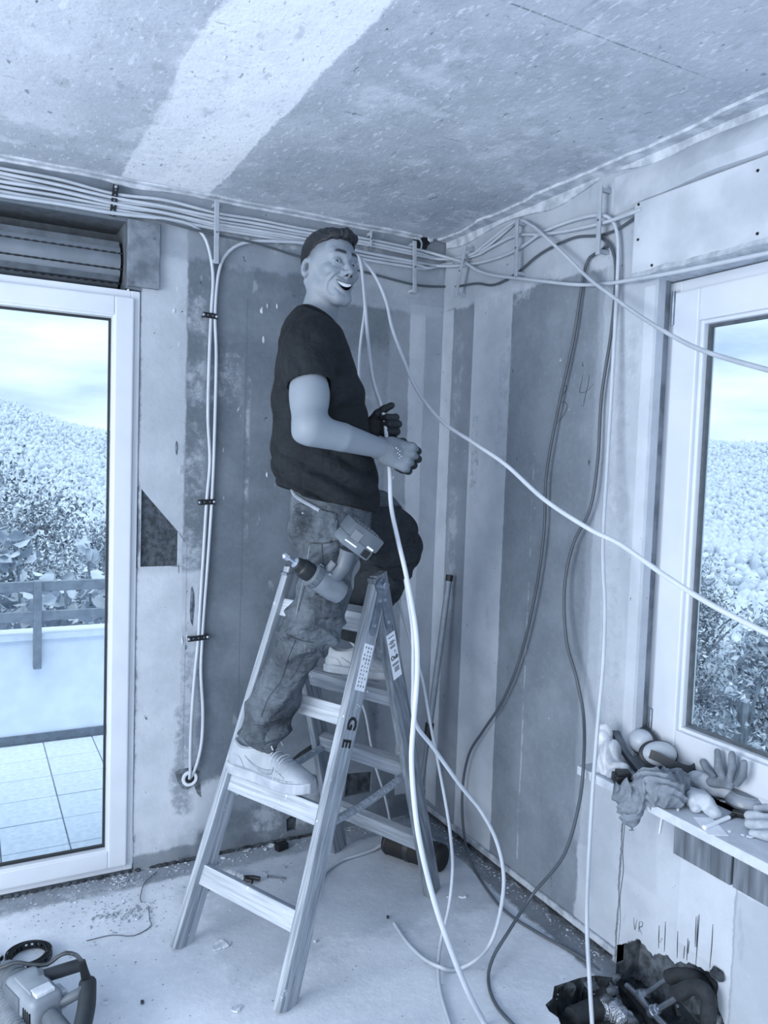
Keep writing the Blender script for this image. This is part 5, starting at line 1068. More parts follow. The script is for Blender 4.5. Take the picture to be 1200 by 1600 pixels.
# --- sneakers
M_leather = plain('white_leather', 166, .5, 0, .07, 14, .08); M_sole = plain('white_rubber_sole', 172, .6, 0, .1, 20, .12); M_swoosh = plain('grey_side_emblem', 150, .5); M_lace = plain('white_lace', 190, .8, 0, .04, 90, .1)
def sneaker(H0, X, L, ll):
    X = np.array(X, float); X /= np.linalg.norm(X); Yv = np.cross(Uz, X); Bm = np.stack([X, Yv, Uz]); s = L / .32
    def loc_(P): return ((P - H0) @ Bm.T) / s
    def wld(q): return Vector(H0 + (np.asarray(q) * s) @ Bm)
    xs = [0, .02, .05, .10, .16, .20, .25, .29, .31, .32]
    hw = [.020, .032, .0365, .0370, .041, .0475, .0490, .041, .027, .012]; ht = [.090, .112, .118, .116, .106, .090, .072, .058, .046, .036]
    def upper(P):
        q = loc_(P); x, y, z = q.T; w = np.interp(x, xs, hw); h = np.interp(x, xs, ht) * (1 + .0 * x); ww = w * np.interp(z, [.02, .05, .12], [1, .97, .72])
        k = (np.abs(y / ww) ** 2.6 + np.abs(np.maximum(z - .022, 0) / (h - .022)) ** 2.6) ** (1 / 2.6); d = (k - 1) * np.minimum(w, .04) * .8
        d = np.maximum(d, np.maximum(-x + .002, x - .318)); d = np.maximum(d, .02 - z)
        op = s_ell(q, (.066, 0, .128), (.052, .030, .04)); d = smax(d, -op, .006)
        tong = s_cap(q, (.155, 0, .100), (.112, 0, .135), .020, .018); tong = np.maximum(tong, np.abs((q - np.array([.135, 0, .118])) @ np.array([.66, 0, .75])) - .006); d = smin(d, tong, .006)
        cre = .0018 * np.exp(-((x - .215) / .03) ** 2) * np.sin(x * 420 + 8 * y); return (d + cre) * s
    def sole(P):
        q = loc_(P); x, y, z = q.T; w = np.interp(x, xs, hw) + .0045; d = np.abs(y) - w; d = np.maximum(d, np.maximum(-x - .003, x - .322)); lift = np.interp(x, [0, .24, .32], [0, 0, .010]); d = smax(d, np.abs(z - .0185 - lift * .6) - .0165 + .0, .004)
        return (d + .0006 * np.sin(np.arctan2(y, x - .16) * 120) * (np.abs(z - .010) < .006)) * s
    c0 = H0 + X * L * .5 + Uz * .06; lo = c0 - np.array([.2, .2, .075]); hi = c0 + np.array([.2, .2, .11]); 
    root = sculpt('sneaker', upper, lo, hi, .0032, M_leather, man, 1); so = sculpt('sole', sole, lo, hi, .0032, M_sole, root, 1); bv = bvh_of(root)
    def side(pts, sy):
        out = []
        for x, z in pts:
            o_ = wld((x, sy * .12, z)); d = Vector(Bm[1] * -sy); p, n_, i, ds = bv.ray_cast(o_, d)
            if p is not None: out.append((p, n_ if n_.dot(d) < 0 else -n_))
        return out
    for sy in (-1, 1):
        up = [(.085, .066), (.100, .052), (.120, .050), (.145, .058), (.170, .068), (.200, .079)][::1]; lo_ = [(.085, .066), (.096, .043), (.118, .038), (.145, .047), (.172, .062), (.200, .079)]
        # emblem: a curved tick that starts thick near the toe box side and thins towards the heel
        a = side([(x_, z_) for x_, z_ in [(.205, .062), (.190, .058), (.165, .053), (.140, .053), (.110, .060), (.080, .072)]], sy); b = side([(x_, z_) for x_, z_ in [(.196, .045), (.180, .041), (.160, .042), (.135, .047), (.108, .057), (.080, .0725)]], sy)
        if len(a) == len(b) == 6:
            A = spline([p + n_ * .0012 for p, n_ in a], .008); Bq = spline([p + n_ * .0012 for p, n_ in b], .008); m = min(len(A), len(Bq)); A = [A[int(i * (len(A) - 1) / (m - 1))] for i in range(m)]; Bq = [Bq[int(i * (len(Bq) - 1) / (m - 1))] for i in range(m)]
            o_ = MB().add(A + Bq, [(i, i + 1, i + 1 + m, i + m) for i in range(m - 1)]).build('side_emblem', M_swoosh, root, smooth=True); md = o_.modifiers.new('thickness', 'SOLIDIFY'); md.thickness = .0022; md.offset = 0
        for pts in ([(.004, .0375), (.05, .0375), (.10, .0375), (.16, .038), (.22, .039), (.27, .041), (.305, .043)], [(.0, .062), (.03, .066), (.06, .064), (.075, .05), (.085, .036)], [(.19, .10), (.185, .08), (.20, .062), (.235, .052), (.26, .036)], [(.02, .104), (.05, .092), (.09, .094), (.12, .104)]):
            q = side(pts, sy)
            if len(q) > 2: MB().tube(spline([p + n_ * .0004 for p, n_ in q], .008), .0012, 5).build('stitch_line', M_swoosh, root)
    up_ = Vector(Uz)
    def topp(x, y):
        p, n_, i, ds = bv.ray_cast(wld((x, y, .25)), -up_); return (p, n_) if p is not None else (wld((x, y, .1)), up_)
    lc = MB()
    for k in range(6):
        x = .140 + k * .0155; w = .021 + .001 * k
        pts = [topp(x + .004 * (-1) ** k, y) for y in (-w, -w * .5, 0, w * .5, w)]; lc.tube(spline([p + (n_ if n_.z > 0 else -n_) * .003 for p, n_ in pts], .006), .0030, 6)
    q0 = topp(.145, 0)[0] + up_ * .008; sd = Vector(Bm[1])
    if ll:
        for sg in (1, -1):
            lc.tube(spline([q0, q0 + sd * sg * .018 + Vector(X) * .012 + up_ * .012, q0 + sd * sg * .034 + Vector(X) * .022 + up_ * .004, q0 + sd * sg * .022 + Vector(X) * .010 - up_ * .002, q0], .006), .0026, 6)
            lc.tube(spline([q0, q0 + sd * sg * .02 + Vector(X) * .024 + up_ * .004, q0 + sd * sg * .024 + Vector(X) * .042 - up_ * .016], .006), .0024, 6)
    lc.build('lace', M_lace, root, smooth=True); return root
SR = sneaker(np.array(onF(349, 1208, .517)) + np.array([.872, .489, 0]) * .040, (.489, -.872, 0), .338, True)
SL = sneaker(np.array(onF(503, 1051, .793)) + np.array([.76, .65, 0]) * .036, (.66, -.75, 0), .275, False)
# ================================================================== cordless drill hanging from the man's pocket
def R3(x, y, z): return Matrix((Vector(x), Vector(y), Vector(z))).transposed()
dd = 2.20
pb_ = at(557, 843, dd - .005); pc_ = at(505, 909, dd); DS = 1.2; pc_ = pb_ + (pc_ - pb_) / DS          # middle of the gear head, middle of the battery
dz = (pb_ - pc_).normalized(); dn = Vector(-ROT[2]); dn = (dn - dz * dn.dot(dz)).normalized(); dx = dz.cross(dn)
if dx.dot(Vector(ROT[0])) > 0: dx = -dx                         # towards the chuck: left in the picture
dx = (dx * .9 + dn * .43).normalized(); dn = dx.cross(dz) if dx.cross(dz).dot(dn) > 0 else dz.cross(dx); Rd = R3(dx, dn, dz) if dx.cross(dn).dot(dz) > 0 else R3(dx, -dn, dz)
M_dgrey = plain('grey_drill_housing', 92, .45, 0, .08, 20, .03); M_dgrey2 = plain('blue_grey_drill_housing', 112, .4, 0, .08, 20, .03); M_red = plain('reddish_switch', 118, .45, 0, .05, 10, 0, None, None, .07)
dr = thing('cordless_drill', 'grey cordless drill hanging chuck down from his trouser pocket', 'drill', pb_)
ax0 = pc_ - dx * .035
MB().lathe([(-.025, .018), (-.02, .026), (.0, .029), (.045, .029), (.055, .027), (.060, .022)], ax0, dx, 24).build('motor_housing', M_dgrey2, dr, smooth=True)
rg_ = MB().lathe([(.052, .0285), (.056, .030), (.070, .029), (.074, .024)], ax0, dx, 24).build('torque_ring', M_dgrey, dr, smooth=True)
for k in range(12):
    a = 2 * math.pi * k / 12; y_ = Vector(dn) * math.cos(a) + dz * math.sin(a); MB().box(ax0 + dx * .063 + y_ * .0295, (.012, .004, .004), R3(dx, y_.cross(dx), y_) if True else None, .001).build('grip_rib', M_dgrey if k % 3 else M_galv, rg_)
MB().lathe([(.074, .0215), (.080, .0225), (.098, .0225), (.102, .021), (.104, .0185), (.116, .0165), (.120, .011)], ax0, dx, 24).build('chuck', M_black, dr, smooth=True)
MB().lathe([(.117, .0125), (.1215, .0120), (.1225, .0075)], ax0, dx, 18).build('chuck_jaw', M_steel, dr, smooth=True)
MB().tube([ax0 + dx * .12, ax0 + dx * .142], .0035, 6).lathe([(.136, .0035), (.142, .0085), (.152, .0085), (.156, .003)], ax0, dx, 8).build('bit', M_steel, dr)
h0 = pc_ - dx * .012; hp = spline([h0 + dz * .02, h0 + dz * .055 - dx * .004, pb_ - dz * .03], .012)
MB().tube(hp, [.0215] + [.0185] * (len(hp) - 2) + [.021], 14).build('handle', M_dgrey, dr, smooth=True)
MB().box(h0 + dz * .040 + dx * .022, (.012, .018, .026), Rd, .004).build('trigger', M_red, dr, smooth=True)
MB().box(h0 + dz * .024 + dx * .016 + dn * .012, (.012, .012, .010), Rd, .003).build('direction_switch', M_galv, dr, smooth=True)
bt = MB().box(pb_ - dz * .012, (.085, .062, .028), Rd, .008).build('battery_foot', M_dgrey2, dr, smooth=True)
ba = MB().box(pb_ + dz * .018 - dx * .002, (.092, .066, .036), Rd, .007).build('battery', M_dgrey, dr, smooth=True)
MB().box(pb_ + dz * .010 + dx * .020 + dn * .0335, (.024, .002, .022), Rd, .0008).build('battery_label', M_red, ba)
MB().box(pb_ - dz * .012 + dx * .020 + dn * .0305, (.034, .0016, .0035), Rd).build('light_mark', M_paper, bt)
MB().box(pb_ + dz * .004 - dx * .026 + dn * .0335, (.018, .0016, .005), Rd).build('light_mark', M_paper, ba)
MB().box(pb_ - dz * .012 - dx * .026 + dn * .031, (.020, .004, .018), Rd, .002).build('latch', M_black, ba)
for k in range(7): MB().box(pb_ + dz * .0365 + dx * (.03 - k * .0095), (.005, .040, .004), Rd, .001).build('cooling_rib', M_red, ba)
dr.scale = (DS, DS, DS)
# ================================================================== floor: rotary hammer at the lower left
F0 = onF(13, 1522, .085); R0 = onF(96, 1607, .085); ha = (R0 - F0).normalized(); hs = Vector((ha.y, -ha.x, 0)); hs = hs if hs.dot(Vector(ROT[0])) > 0 else -hs; hu = Vector((0, 0, 1))
Rh = R3(ha, hs, hu) if ha.cross(hs).dot(hu) > 0 else R3(ha, -hs, hu)
hm = thing('rotary_hammer', 'grey corded rotary hammer lying at the lower left corner', 'power tool', (F0.x, F0.y, 0))
M_hgrey = plain('light_grey_tool_housing', 142, .45, 0, .06, 20, .03); M_hdark = plain('dark_tool_grip', 52, .55, 0, .1, 30, .1); M_hmid = plain('mid_grey_tool_housing', 100, .5, 0, .08, 30, .05)
MB().lathe([(-.03, .018), (-.02, .03), (.0, .034), (.014, .034), (.017, .031), (.022, .031), (.025, .037), (.042, .038), (.045, .034), (.050, .034), (.053, .040), (.085, .042)], F0, ha, 24).build('gear_collar', M_hmid, hm, smooth=True)
hb = MB().box(F0 + ha * .155 + hu * .0, (.165, .088, .098), Rh, .022, 4).build('housing', M_hgrey, hm, smooth=True)
MB().box(F0 + ha * .150 + hu * .049, (.10, .060, .012), Rh, .005).build('housing_cap', M_hgrey, hb, smooth=True)
MB().box(F0 + ha * .205 + hu * .052, (.036, .050, .010), Rh, .003).build('label_plate', plain('bright_label_plate', 216, .35), hb)
MB().box(F0 + ha * .125 - hs * .044 + hu * .004, (.085, .006, .058), Rh, .002).build('side_cover', M_hmid, hb)
for k in range(4): MB().box(F0 + ha * (.192 + k * .011) - hs * .0445 - hu * .005, (.005, .004, .05), Rh, .001).build('cooling_slot', M_black, hb)
gB = onF(126, 1616, .10); gT = onF(137, 1536, .115)
MB().tube(spline([gT, gT.lerp(gB, .5) + hs * .006, gB], .02), [.024, .0245, .025, .025, .024, .022][:len(spline([gT, gT.lerp(gB, .5), gB], .02))] if False else .023, 14).build('rear_grip', M_hdark, hm, smooth=True)
MB().tube(spline([gT - hu * .004, gT - hs * .03 + ha * .02, F0 + ha * .215 + hs * .02], .015), .014, 12).build('grip_bridge', M_hmid, hm, smooth=True)
MB().tube(spline([gB, gB - hs * .02 - hu * .01, F0 + ha * .25], .015), .024, 12).build('grip_bridge', M_hmid, hm, smooth=True)
MB().box(F0 + ha * .19 + hs * .055, (.05, .022, .05), Rh, .008).build('motor_tail', plain('pale_motor_tail', 190, .5), hm, smooth=True)
s0 = onF(66, 1526, .125); s1 = onF(127, 1507, .12)
MB().tube(spline([s0, s0.lerp(s1, .5), s1], .02), .0175, 14).build('side_handle', M_hdark, hm, smooth=True)
MB().lathe([(0, .022), (.012, .022), (.014, .018)], s0 - (s1 - s0).normalized() * .012, s1 - s0, 16).build('handle_flange', M_hmid, hm, smooth=True)
MB().box(F0 + ha * .10 - hs * .034 - hu * .060, (.03, .02, .05), Rh, .008).build('foot', M_hdark, hm, smooth=True)
cs_ = at(134, 1527, depth(gT) - .01); ct_ = at(128, 1502, depth(gT) - .02)
MB().tube(spline([gT, cs_, ct_], .01), [.014 - .0007 * i for i in range(len(spline([gT, cs_, ct_], .01)))], 12).build('cable_sleeve', M_black, hm, smooth=True)
MB().tube(spline([ct_, at(118, 1492, 2.19), at(104, 1489, 2.19), at(90, 1495, 2.19), at(74, 1507, 2.18), at(48, 1507, 2.17), at(25, 1504, 2.16), at(2, 1512, 2.15), at(-30, 1520, 2.15)], .012), .0056, 8).build('power_cable', plain('dark_grey_power_cable', 62, .5), hm, smooth=True)
hose = spline([onF(-26, 1500, .05), onF(-8, 1535, .05), onF(8, 1570, .045), onF(26, 1610, .045), onF(48, 1660, .045)], .0035)
o = MB().tube(hose, [.034 if (i // 2) % 2 else .0285 for i in range(len(hose))], 14).build('suction_hose', plain('grey_ribbed_hose', 124, .5, 0, .08, 30), None, smooth=True, loc=hose[0], sharp=25); tag(o, 'grey ribbed suction hose at the left picture edge, beside the power tool', 'hose')
# coil of perforated tape
cc = onF(45, 1500, .0); co_ = thing('perforated_tape_coil', 'dark coil of perforated steel tape behind the power tool', 'coil', cc)
for t_ in range(4):
    rr_ = .050 + .0052 * t_; b = MB(); n_ = 40; zs = (.004, .0095, .0205, .026); vs = []; fs = []
    for k in range(n_):
        a = 2 * math.pi * k / n_; wob_ = 1 + .03 * math.sin(2 * a + t_)
        for z in zs: vs.append(cc + Vector((math.cos(a) * rr_ * wob_, math.sin(a) * rr_ * wob_, z + .002 * math.sin(a + t_))))
    for k in range(n_):
        j = (k + 1) % n_
        for q in ((0, 1), (2, 3)) + (((1, 2),) if k % 2 else ()): fs.append((k * 4 + q[0], k * 4 + q[1], j * 4 + q[1], j * 4 + q[0]))
    o = b.add(vs, fs).build('tape_turn', M_black, co_); md = o.modifiers.new('thickness', 'SOLIDIFY'); md.thickness = .0012
ce = onF(2, 1499, .012); o = MB().tube([onF(-40, 1484, .012), onF(2, 1498, .012)], .010, 14).build('conduit_tube', M_cablew, None, smooth=True, loc=ce); tag(o, 'white plastic tube end lying at the left picture edge', 'tube')
MB().lathe([(0, .006), (.0012, .006)], onF(2, 1498, .012), onF(2, 1498, .012) - onF(-40, 1484, .012), 12).build('bore', M_black, o)
wv = MB(); c = onF(165, 1565, .001); vs = []
for k in range(24):
    a = 2 * math.pi * k / 24
    for r_, z in ((.006, 0), (.012, 0), (.012, .002), (.006, .002)): vs.append(c + Vector((r_ * math.cos(a), r_ * math.sin(a), z)))
fs = [(k * 4 + q, k * 4 + (q + 1) % 4, ((k + 1) % 24) * 4 + (q + 1) % 4, ((k + 1) % 24) * 4 + q) for k in range(24) for q in range(4)]
o = wv.add(vs, fs).build('washer', M_pl_white, None, loc=c); tag(o, 'pale washer lying on the floor right of the power tool', 'washer')
# ================================================================== black tool bag under the ladder, pole, pliers
b0 = onF(606, 1313, .052); b1 = onF(694, 1342, .052); bx = (b1 - b0).normalized(); by_ = Vector((-bx.y, bx.x, 0))
bag = thing('tool_bag', 'black cylindrical bag with strap and buckle under the ladder', 'bag', (b0.x, b0.y, 0)); M_bag = plain('black_bag_fabric', 26, .75, 0, .3, 20, .2); M_bag2 = plain('black_bag_panel', 40, .5, 0, .2, 30, .1)
Lb = (b1 - b0).length
MB().lathe([(-.004, .030), (0, .043), (.008, .050), (Lb * .5, .051), (Lb - .008, .050), (Lb, .042), (Lb + .004, .03)], b0, bx, 26).build('bag_body', M_bag, bag, smooth=True)
MB().lathe([(-.006, .034), (-.003, .047), (.010, .0525), (.013, .0515)], b0, bx, 26).build('end_rim', M_bag2, bag, smooth=True)
for f_ in (.42, .86): MB().lathe([(Lb * f_ - .012, .0518), (Lb * f_ - .011, .0528), (Lb * f_ + .011, .0528), (Lb * f_ + .012, .0518)], b0, bx, 26).build('strap', M_bag2, bag, smooth=True)
nr_ = (Vector(-ROT[2]) * .8 + Vector((0, 0, .75))); nr_ = (nr_ - bx * nr_.dot(bx)).normalized()
MB().box(b0 + bx * Lb * .42 + nr_ * .054, (.022, .020, .005), R3(bx, nr_.cross(bx), nr_), .0015).build('buckle', M_hmid, bag)
MB().box(b0 + bx * Lb * .66 + nr_ * .050, (.05, .045, .006), R3(bx, nr_.cross(bx), nr_), .002).build('pocket_flap', M_bag2, bag)
pt = Vector((-.030, -.175, 1.088)); pb2 = Vector((-.135, -.150, .004)); pd = (pb2 - pt).normalized()
po = thing('telescopic_pole', 'grey pole with black end cap leaning in the room corner', 'pole', pb2)
MB().tube([pt, pt.lerp(pb2, .60)], .0135, 12).build('outer_tube', plain('dull_aluminium_tube', 142, .5, .3, .06, 20, .02), po, smooth=True)
MB().tube([pt.lerp(pb2, .58), pb2], .0095, 12).build('inner_tube', plain('dull_aluminium_rod', 122, .5, .3, .06, 20, .02), po, smooth=True)
MB().tube([pt - pd * .003, pt + pd * .022], .0155, 12).build('end_cap', M_black, po, smooth=True)
MB().tube([pt.lerp(pb2, .575), pt.lerp(pb2, .64)], .0185, 10).build('clamp_sleeve', M_black, po, smooth=True)
pl = thing('pliers', 'grey handled pliers lying behind the lowest front rung', 'pliers', onF(375, 1370, .01))
MB().tube(spline([onF(350, 1362, .014), onF(366, 1366, .014), onF(380, 1371, .014)], .01), .011, 8).build('handle', M_rubble, pl, smooth=True)
MB().tube(spline([onF(352, 1371, .012), onF(368, 1374, .012), onF(382, 1373, .013)], .01), .009, 8).build('handle', M_rubble, pl, smooth=True)
MB().ico(onF(384, 1372, .014), .013, 2, (1.2, 1, .7)).tube(spline([onF(384, 1371, .014), onF(395, 1371, .014), onF(406, 1373, .012)], .008), [.012, .010, .008, .004][:4] if len(spline([onF(384, 1371, .014), onF(395, 1371, .014), onF(406, 1373, .012)], .008)) == 4 else .008, 8).tube(spline([onF(384, 1375, .014), onF(394, 1377, .014), onF(392, 1379, .01)], .008), .007, 8).build('jaw', M_dark, pl, smooth=True)
o = MB().tube([onF(418, 1369, .004), onF(446, 1372, .004)], .0035, 8).lathe([(0, .007), (.002, .007)], onF(418, 1369, .004), onF(446, 1372, .004) - onF(418, 1369, .004), 10).build('bolt', M_hmid, None, loc=onF(430, 1370)); tag(o, 'grey bolt lying on the floor right of the pliers', 'bolt')
o = MB().box(onF(440, 1322, .014), (.05, .03, .026), Matrix.Rotation(.3, 3, 'Z'), .004).build('black_block', M_black, None, loc=onF(440, 1322)); tag(o, 'small black block at the foot of the back wall', 'block')
o = MB().box(onF(326, 1387, .006), (.05, .02, .012), Matrix.Rotation(.25, 3, 'Z'), .002).build('wood_offcut', M_wood_d, None, loc=onF(326, 1387)); tag(o, 'small brown wood offcut under the left end of the lowest rung', 'offcut')
o = MB().add([at(512, 1146, 3.02), at(510, 1166, 3.02), at(470, 1186, 3.0), at(444, 1202, 2.98), at(428, 1216, 2.97), at(428, 1213, 2.97), at(442, 1198, 2.98), at(468, 1176, 3.0)], [(0, 1, 2, 7), (7, 2, 3, 6), (6, 3, 4, 5)]).build('webbing_strap', M_black, None, loc=at(470, 1180, 3.0))
md = o.modifiers.new('thickness', 'SOLIDIFY'); md.thickness = .003; tag(o, 'black tapering strap hanging from the rear ladder rail above the sneaker', 'strap')
# ================================================================== pipes in the broken floor and wall
M_foam = plain('black_pipe_foam', 44, .8, 0, .2, 40, .3); M_foil = plain('crumpled_foil', 200, .22, .9, .3, 60, .9); M_pipe = plain('dull_pipe', 150, .3, .8, .12, 20, .05)
def pipe_foam(label, pts, r):
    p = spline(pts, .01); o = thing('insulated_pipe', label, 'pipe', p[0]); mb = MB().tube(p, [r * (1 + .05 * math.sin(i * .9)) for i in range(len(p))], 14, False); mb.build('foam_sleeve', M_foam, o, smooth=True)
    d = (p[1] - p[0]).normalized(); MB().lathe([(0, r), (-.002, r * .92), (0.0, r * .70), (.012, r * .66)], p[0], d, 16).build('foam_rim', plain('grey_foam_rim', 96, .8), o, smooth=True); return o, d
i1, d1 = pipe_foam('upper black foam pipe sleeve curving out of the broken wall', [onB(1044, 1527, .02), onB(1062, 1523, .012), onB(1084, 1526, .0), onB(1102, 1540, -.03), onB(1108, 1570, -.05)], .020)
MB().tube(spline([onB(1060, 1525, .012), onB(1040, 1531, .022), onB(1010, 1552, .034)], .015), .0085, 12).build('inner_pipe', M_pipe, i1, smooth=True)
i2, d2 = pipe_foam('lower black foam pipe sleeve bending down to the floor pit', [onB(1060, 1553, .06), onB(1078, 1543, .06), onB(1096, 1545, .055), onB(1107, 1562, .045), onB(1106, 1600, .04), onB(1104, 1640, .04)], .021)
MB().tube(spline([onB(1076, 1545, .06), onB(1056, 1560, .065), onB(1026, 1578, .075)], .015), .0085, 12).build('inner_pipe', M_pipe, i2, smooth=True)
def fitting(label, c, d, r=.015):
    o = thing('pipe_elbow', label, 'fitting', c); d = Vector(d).normalized(); MB().lathe([(-.012, r), (-.008, r * 1.12), (.004, r * 1.12), (.006, r * .9), (.022, r * .9), (.024, r * .7)], c, d, 16).build('collar', M_steel, o, smooth=True); MB().ico(c - d * .012, r * .98, 3).build('elbow', M_pipe, o, smooth=True); return o
fitting('upper metal pipe elbow in the broken corner', onB(1003, 1554, .036), d1 * 1.0); fitting('lower metal pipe elbow in the broken corner', onB(1021, 1580, .078), d2)
o = MB().tube(spline([onB(980, 1540, .03), onB(1000, 1560, .05), onB(1022, 1585, .08), onB(1048, 1612, .10)], .015), .0095, 12).build('metal_pipe', M_steel, None, smooth=True, loc=onB(1000, 1560, .05)); tag(o, 'bright metal pipe running diagonally below the elbows', 'pipe')
o = MB().tube(spline([onB(972, 1538, .0), onB(986, 1555, .02), onB(1008, 1585, .05), onB(1030, 1615, .07)], .015), .011, 12).build('dark_pipe', M_foam, None, smooth=True, loc=onB(986, 1555, .02)); tag(o, 'dark pipe running beside the bright metal pipe in the corner', 'pipe')
f0 = onF(893, 1592, -.03); f1 = onF(925, 1578, -.03); f2 = onF(955, 1574, -.03); f3 = onF(985, 1606, -.035)
du = thing('foil_pipe', 'thick black pipe with crumpled foil jacket in the floor pit', 'pipe', f0)
MB().tube(spline([f0, f1.lerp(f0, .4), f1, f1.lerp(f2, .6)], .012), .030, 16).build('foam_sleeve', M_foam, du, smooth=True)
pf = spline([f1.lerp(f2, .4), f2, f2.lerp(f3, .5), f3], .007); mb = MB().tube(pf, [.031 * (1 + .08 * math.sin(i * 2.2)) for i in range(len(pf))], 18)
mb.v = [tuple(Vector(v) * 1 + Vector((mnoise.noise(Vector(v) * 60), mnoise.noise(Vector(v) * 60 + Vector((9, 0, 0))), mnoise.noise(Vector(v) * 60 + Vector((0, 9, 0))))) * .007) for v in mb.v]; mb.build('foil_jacket', M_foil, du, smooth=True, sharp=30)
o = thing('pipe_bracket', 'black slotted bracket below the lower foam sleeve', 'bracket', onB(1065, 1570, .06)); MB().beam(onB(1057, 1568, .07), onB(1090, 1606, .07), .022, .004, (0, 0, 1), .001).build('bracket_bar', M_black, o); MB().lathe([(0, .005), (.003, .004)], onB(1059, 1572, .0735), (-1, 0, 0), 10).build('screw', M_steel, o)
o = MB().ico(onB(1120, 1523, .01), .018, 2, (.8, 1.2, .9), .25).build('broken_dowel', M_dirt, None, loc=onB(1120, 1523)); tag(o, 'dark torn dowel hole right of the black streaks', 'dowel')
random.seed(12)
for i, (px, py, r_) in enumerate([(1122, 1588, .03), (1100, 1596, .022), (1138, 1596, .026), (975, 1528, .014), (968, 1548, .018), (1000, 1594, .016), (960, 1562, .014), (935, 1540, .02)]):
    lab = ['pale broken plaster lump right of the foam sleeves', 'small grey lump under the lower foam sleeve', 'pale broken plaster lump at the bottom edge right of the pipes', 'small stone at the top of the broken corner', 'dark stone at the wall edge of the pit', 'dark stone between the metal pipes and the foil', 'small stone above the foil pipe', 'dark stone in the upper half of the floor pit'][i]
    o = MB().ico(onF(px, py, .0) + Vector((-.03, 0, .01)), r_, 1, (1.2, 1, .7), .3).build('rubble_lump', M_rubble if i in (0, 2) else M_conc, None, loc=onF(px, py)); tag(o, lab, 'stone')
# ================================================================== debris on the floor
M_chip = plain('white_plaster_chip', 208, .9, 0, .15, 40, .4)
def chip(c, r_, mat=M_chip):
    n_ = random.randint(6, 8); a0 = random.uniform(0, 6); pts = []
    for k in range(n_): a = a0 + 2 * math.pi * k / n_; q = r_ * random.uniform(.55, 1.15); pts.append((q * math.cos(a) * 1.25, q * math.sin(a)))
    yw = random.uniform(0, 3); x = Vector((math.cos(yw), math.sin(yw), random.uniform(-.12, .12))); y = Vector((-math.sin(yw), math.cos(yw), random.uniform(-.1, .1)))
    return MB().prism(pts, c + Vector((0, 0, .0012)), x, y, random.uniform(.003, .007))
for px, py, r_, lab in [(348, 1478, .020, 'largest jagged white plaster chip on the floor, right of the left ladder foot'), (338, 1483, .014, 'jagged chip touching the largest one, left of it'), (358, 1474, .011, 'small chip right of the largest jagged chip'), (368, 1578, .012, 'white chip near the bottom edge, left of the right ladder foot'), (374, 1574, .010, 'white chip beside the one near the bottom edge'),
        (214, 1436, .008, 'pale flat chip at the right end of the rubble heap by the door'), (490, 1414, .010, 'pale chip just right of the right ladder rail'), (385, 1328, .026, 'grey plaster slab leaning at the foot of the back wall'), (415, 1328, .009, 'pale lump left of the small black block'), (424, 1322, .013, 'pale lump nearest to the small black block'),
        (322, 1336, .012, 'white chip behind the left end of the lowest rung'), (336, 1350, .008, 'small white chip above the lowest rung'), (348, 1342, .007, 'white crumb between rung and back wall'), (413, 1364, .006, 'white crumb left of the grey bolt'), (444, 1356, .006, 'white crumb above the grey bolt'), (440, 1378, .006, 'white crumb below the grey bolt'),
        (629, 1337, .008, 'white crumb in front of the black bag'), (722, 1402, .012, 'pale crumbled lump at the rear right ladder foot'), (700, 1402, .006, 'pale crumb left of the lump at the rear right ladder foot'), (606, 1435, .007, 'dark crumb near the cut cable end'), (154, 1433, .010, 'stone in the rubble near the balcony door'), (492, 1472, .006, 'white crumb below the right ladder rail'), (222, 1568, .005, 'dark crumb right of the washer')]:
    o = chip(onF(px, py), r_).build('plaster_chip', M_dirt if 'dark' in lab else M_rubble if 'grey' in lab or 'stone' in lab else M_chip, None, loc=onF(px, py)); tag(o, lab, 'chip')
mb = MB(); random.seed(31)
def crumb(x, y, r_):
    if y > -.008 or x > -.01: return
    mb.ico((x, y, r_ * .4), r_, 1, (random.uniform(.8, 1.6), random.uniform(.7, 1.2), random.uniform(.4, .8)), .3)
for i in range(420): crumb(random.uniform(-2.2, -.05), -abs(random.gauss(0, .05)) - .01, random.uniform(.001, .0042))
for i in range(260): crumb(-.015 - abs(random.gauss(0, .03)), random.uniform(-1.15, 0), random.uniform(.001, .0042))
c = onF(198, 1428)
for i in range(170): crumb(random.gauss(c.x, .05), random.gauss(c.y, .025), random.uniform(.001, .0042))
for i in range(260): crumb(random.gauss(-1.38, .16), random.gauss(-.22, .12), random.uniform(.001, .004))
c = onF(190, 1372)
for i in range(90): crumb(random.gauss(c.x, .02), random.gauss(c.y, .03), random.uniform(.002, .005))
for i in range(420): crumb(random.uniform(-1.9, -.1), random.uniform(-1.5, -.05), random.uniform(.001, .003))
o = stuff(mb.build('plaster_crumbs', [M_rubble], None)); tag(o, 'fine plaster crumbs scattered over the screed floor', 'debris')
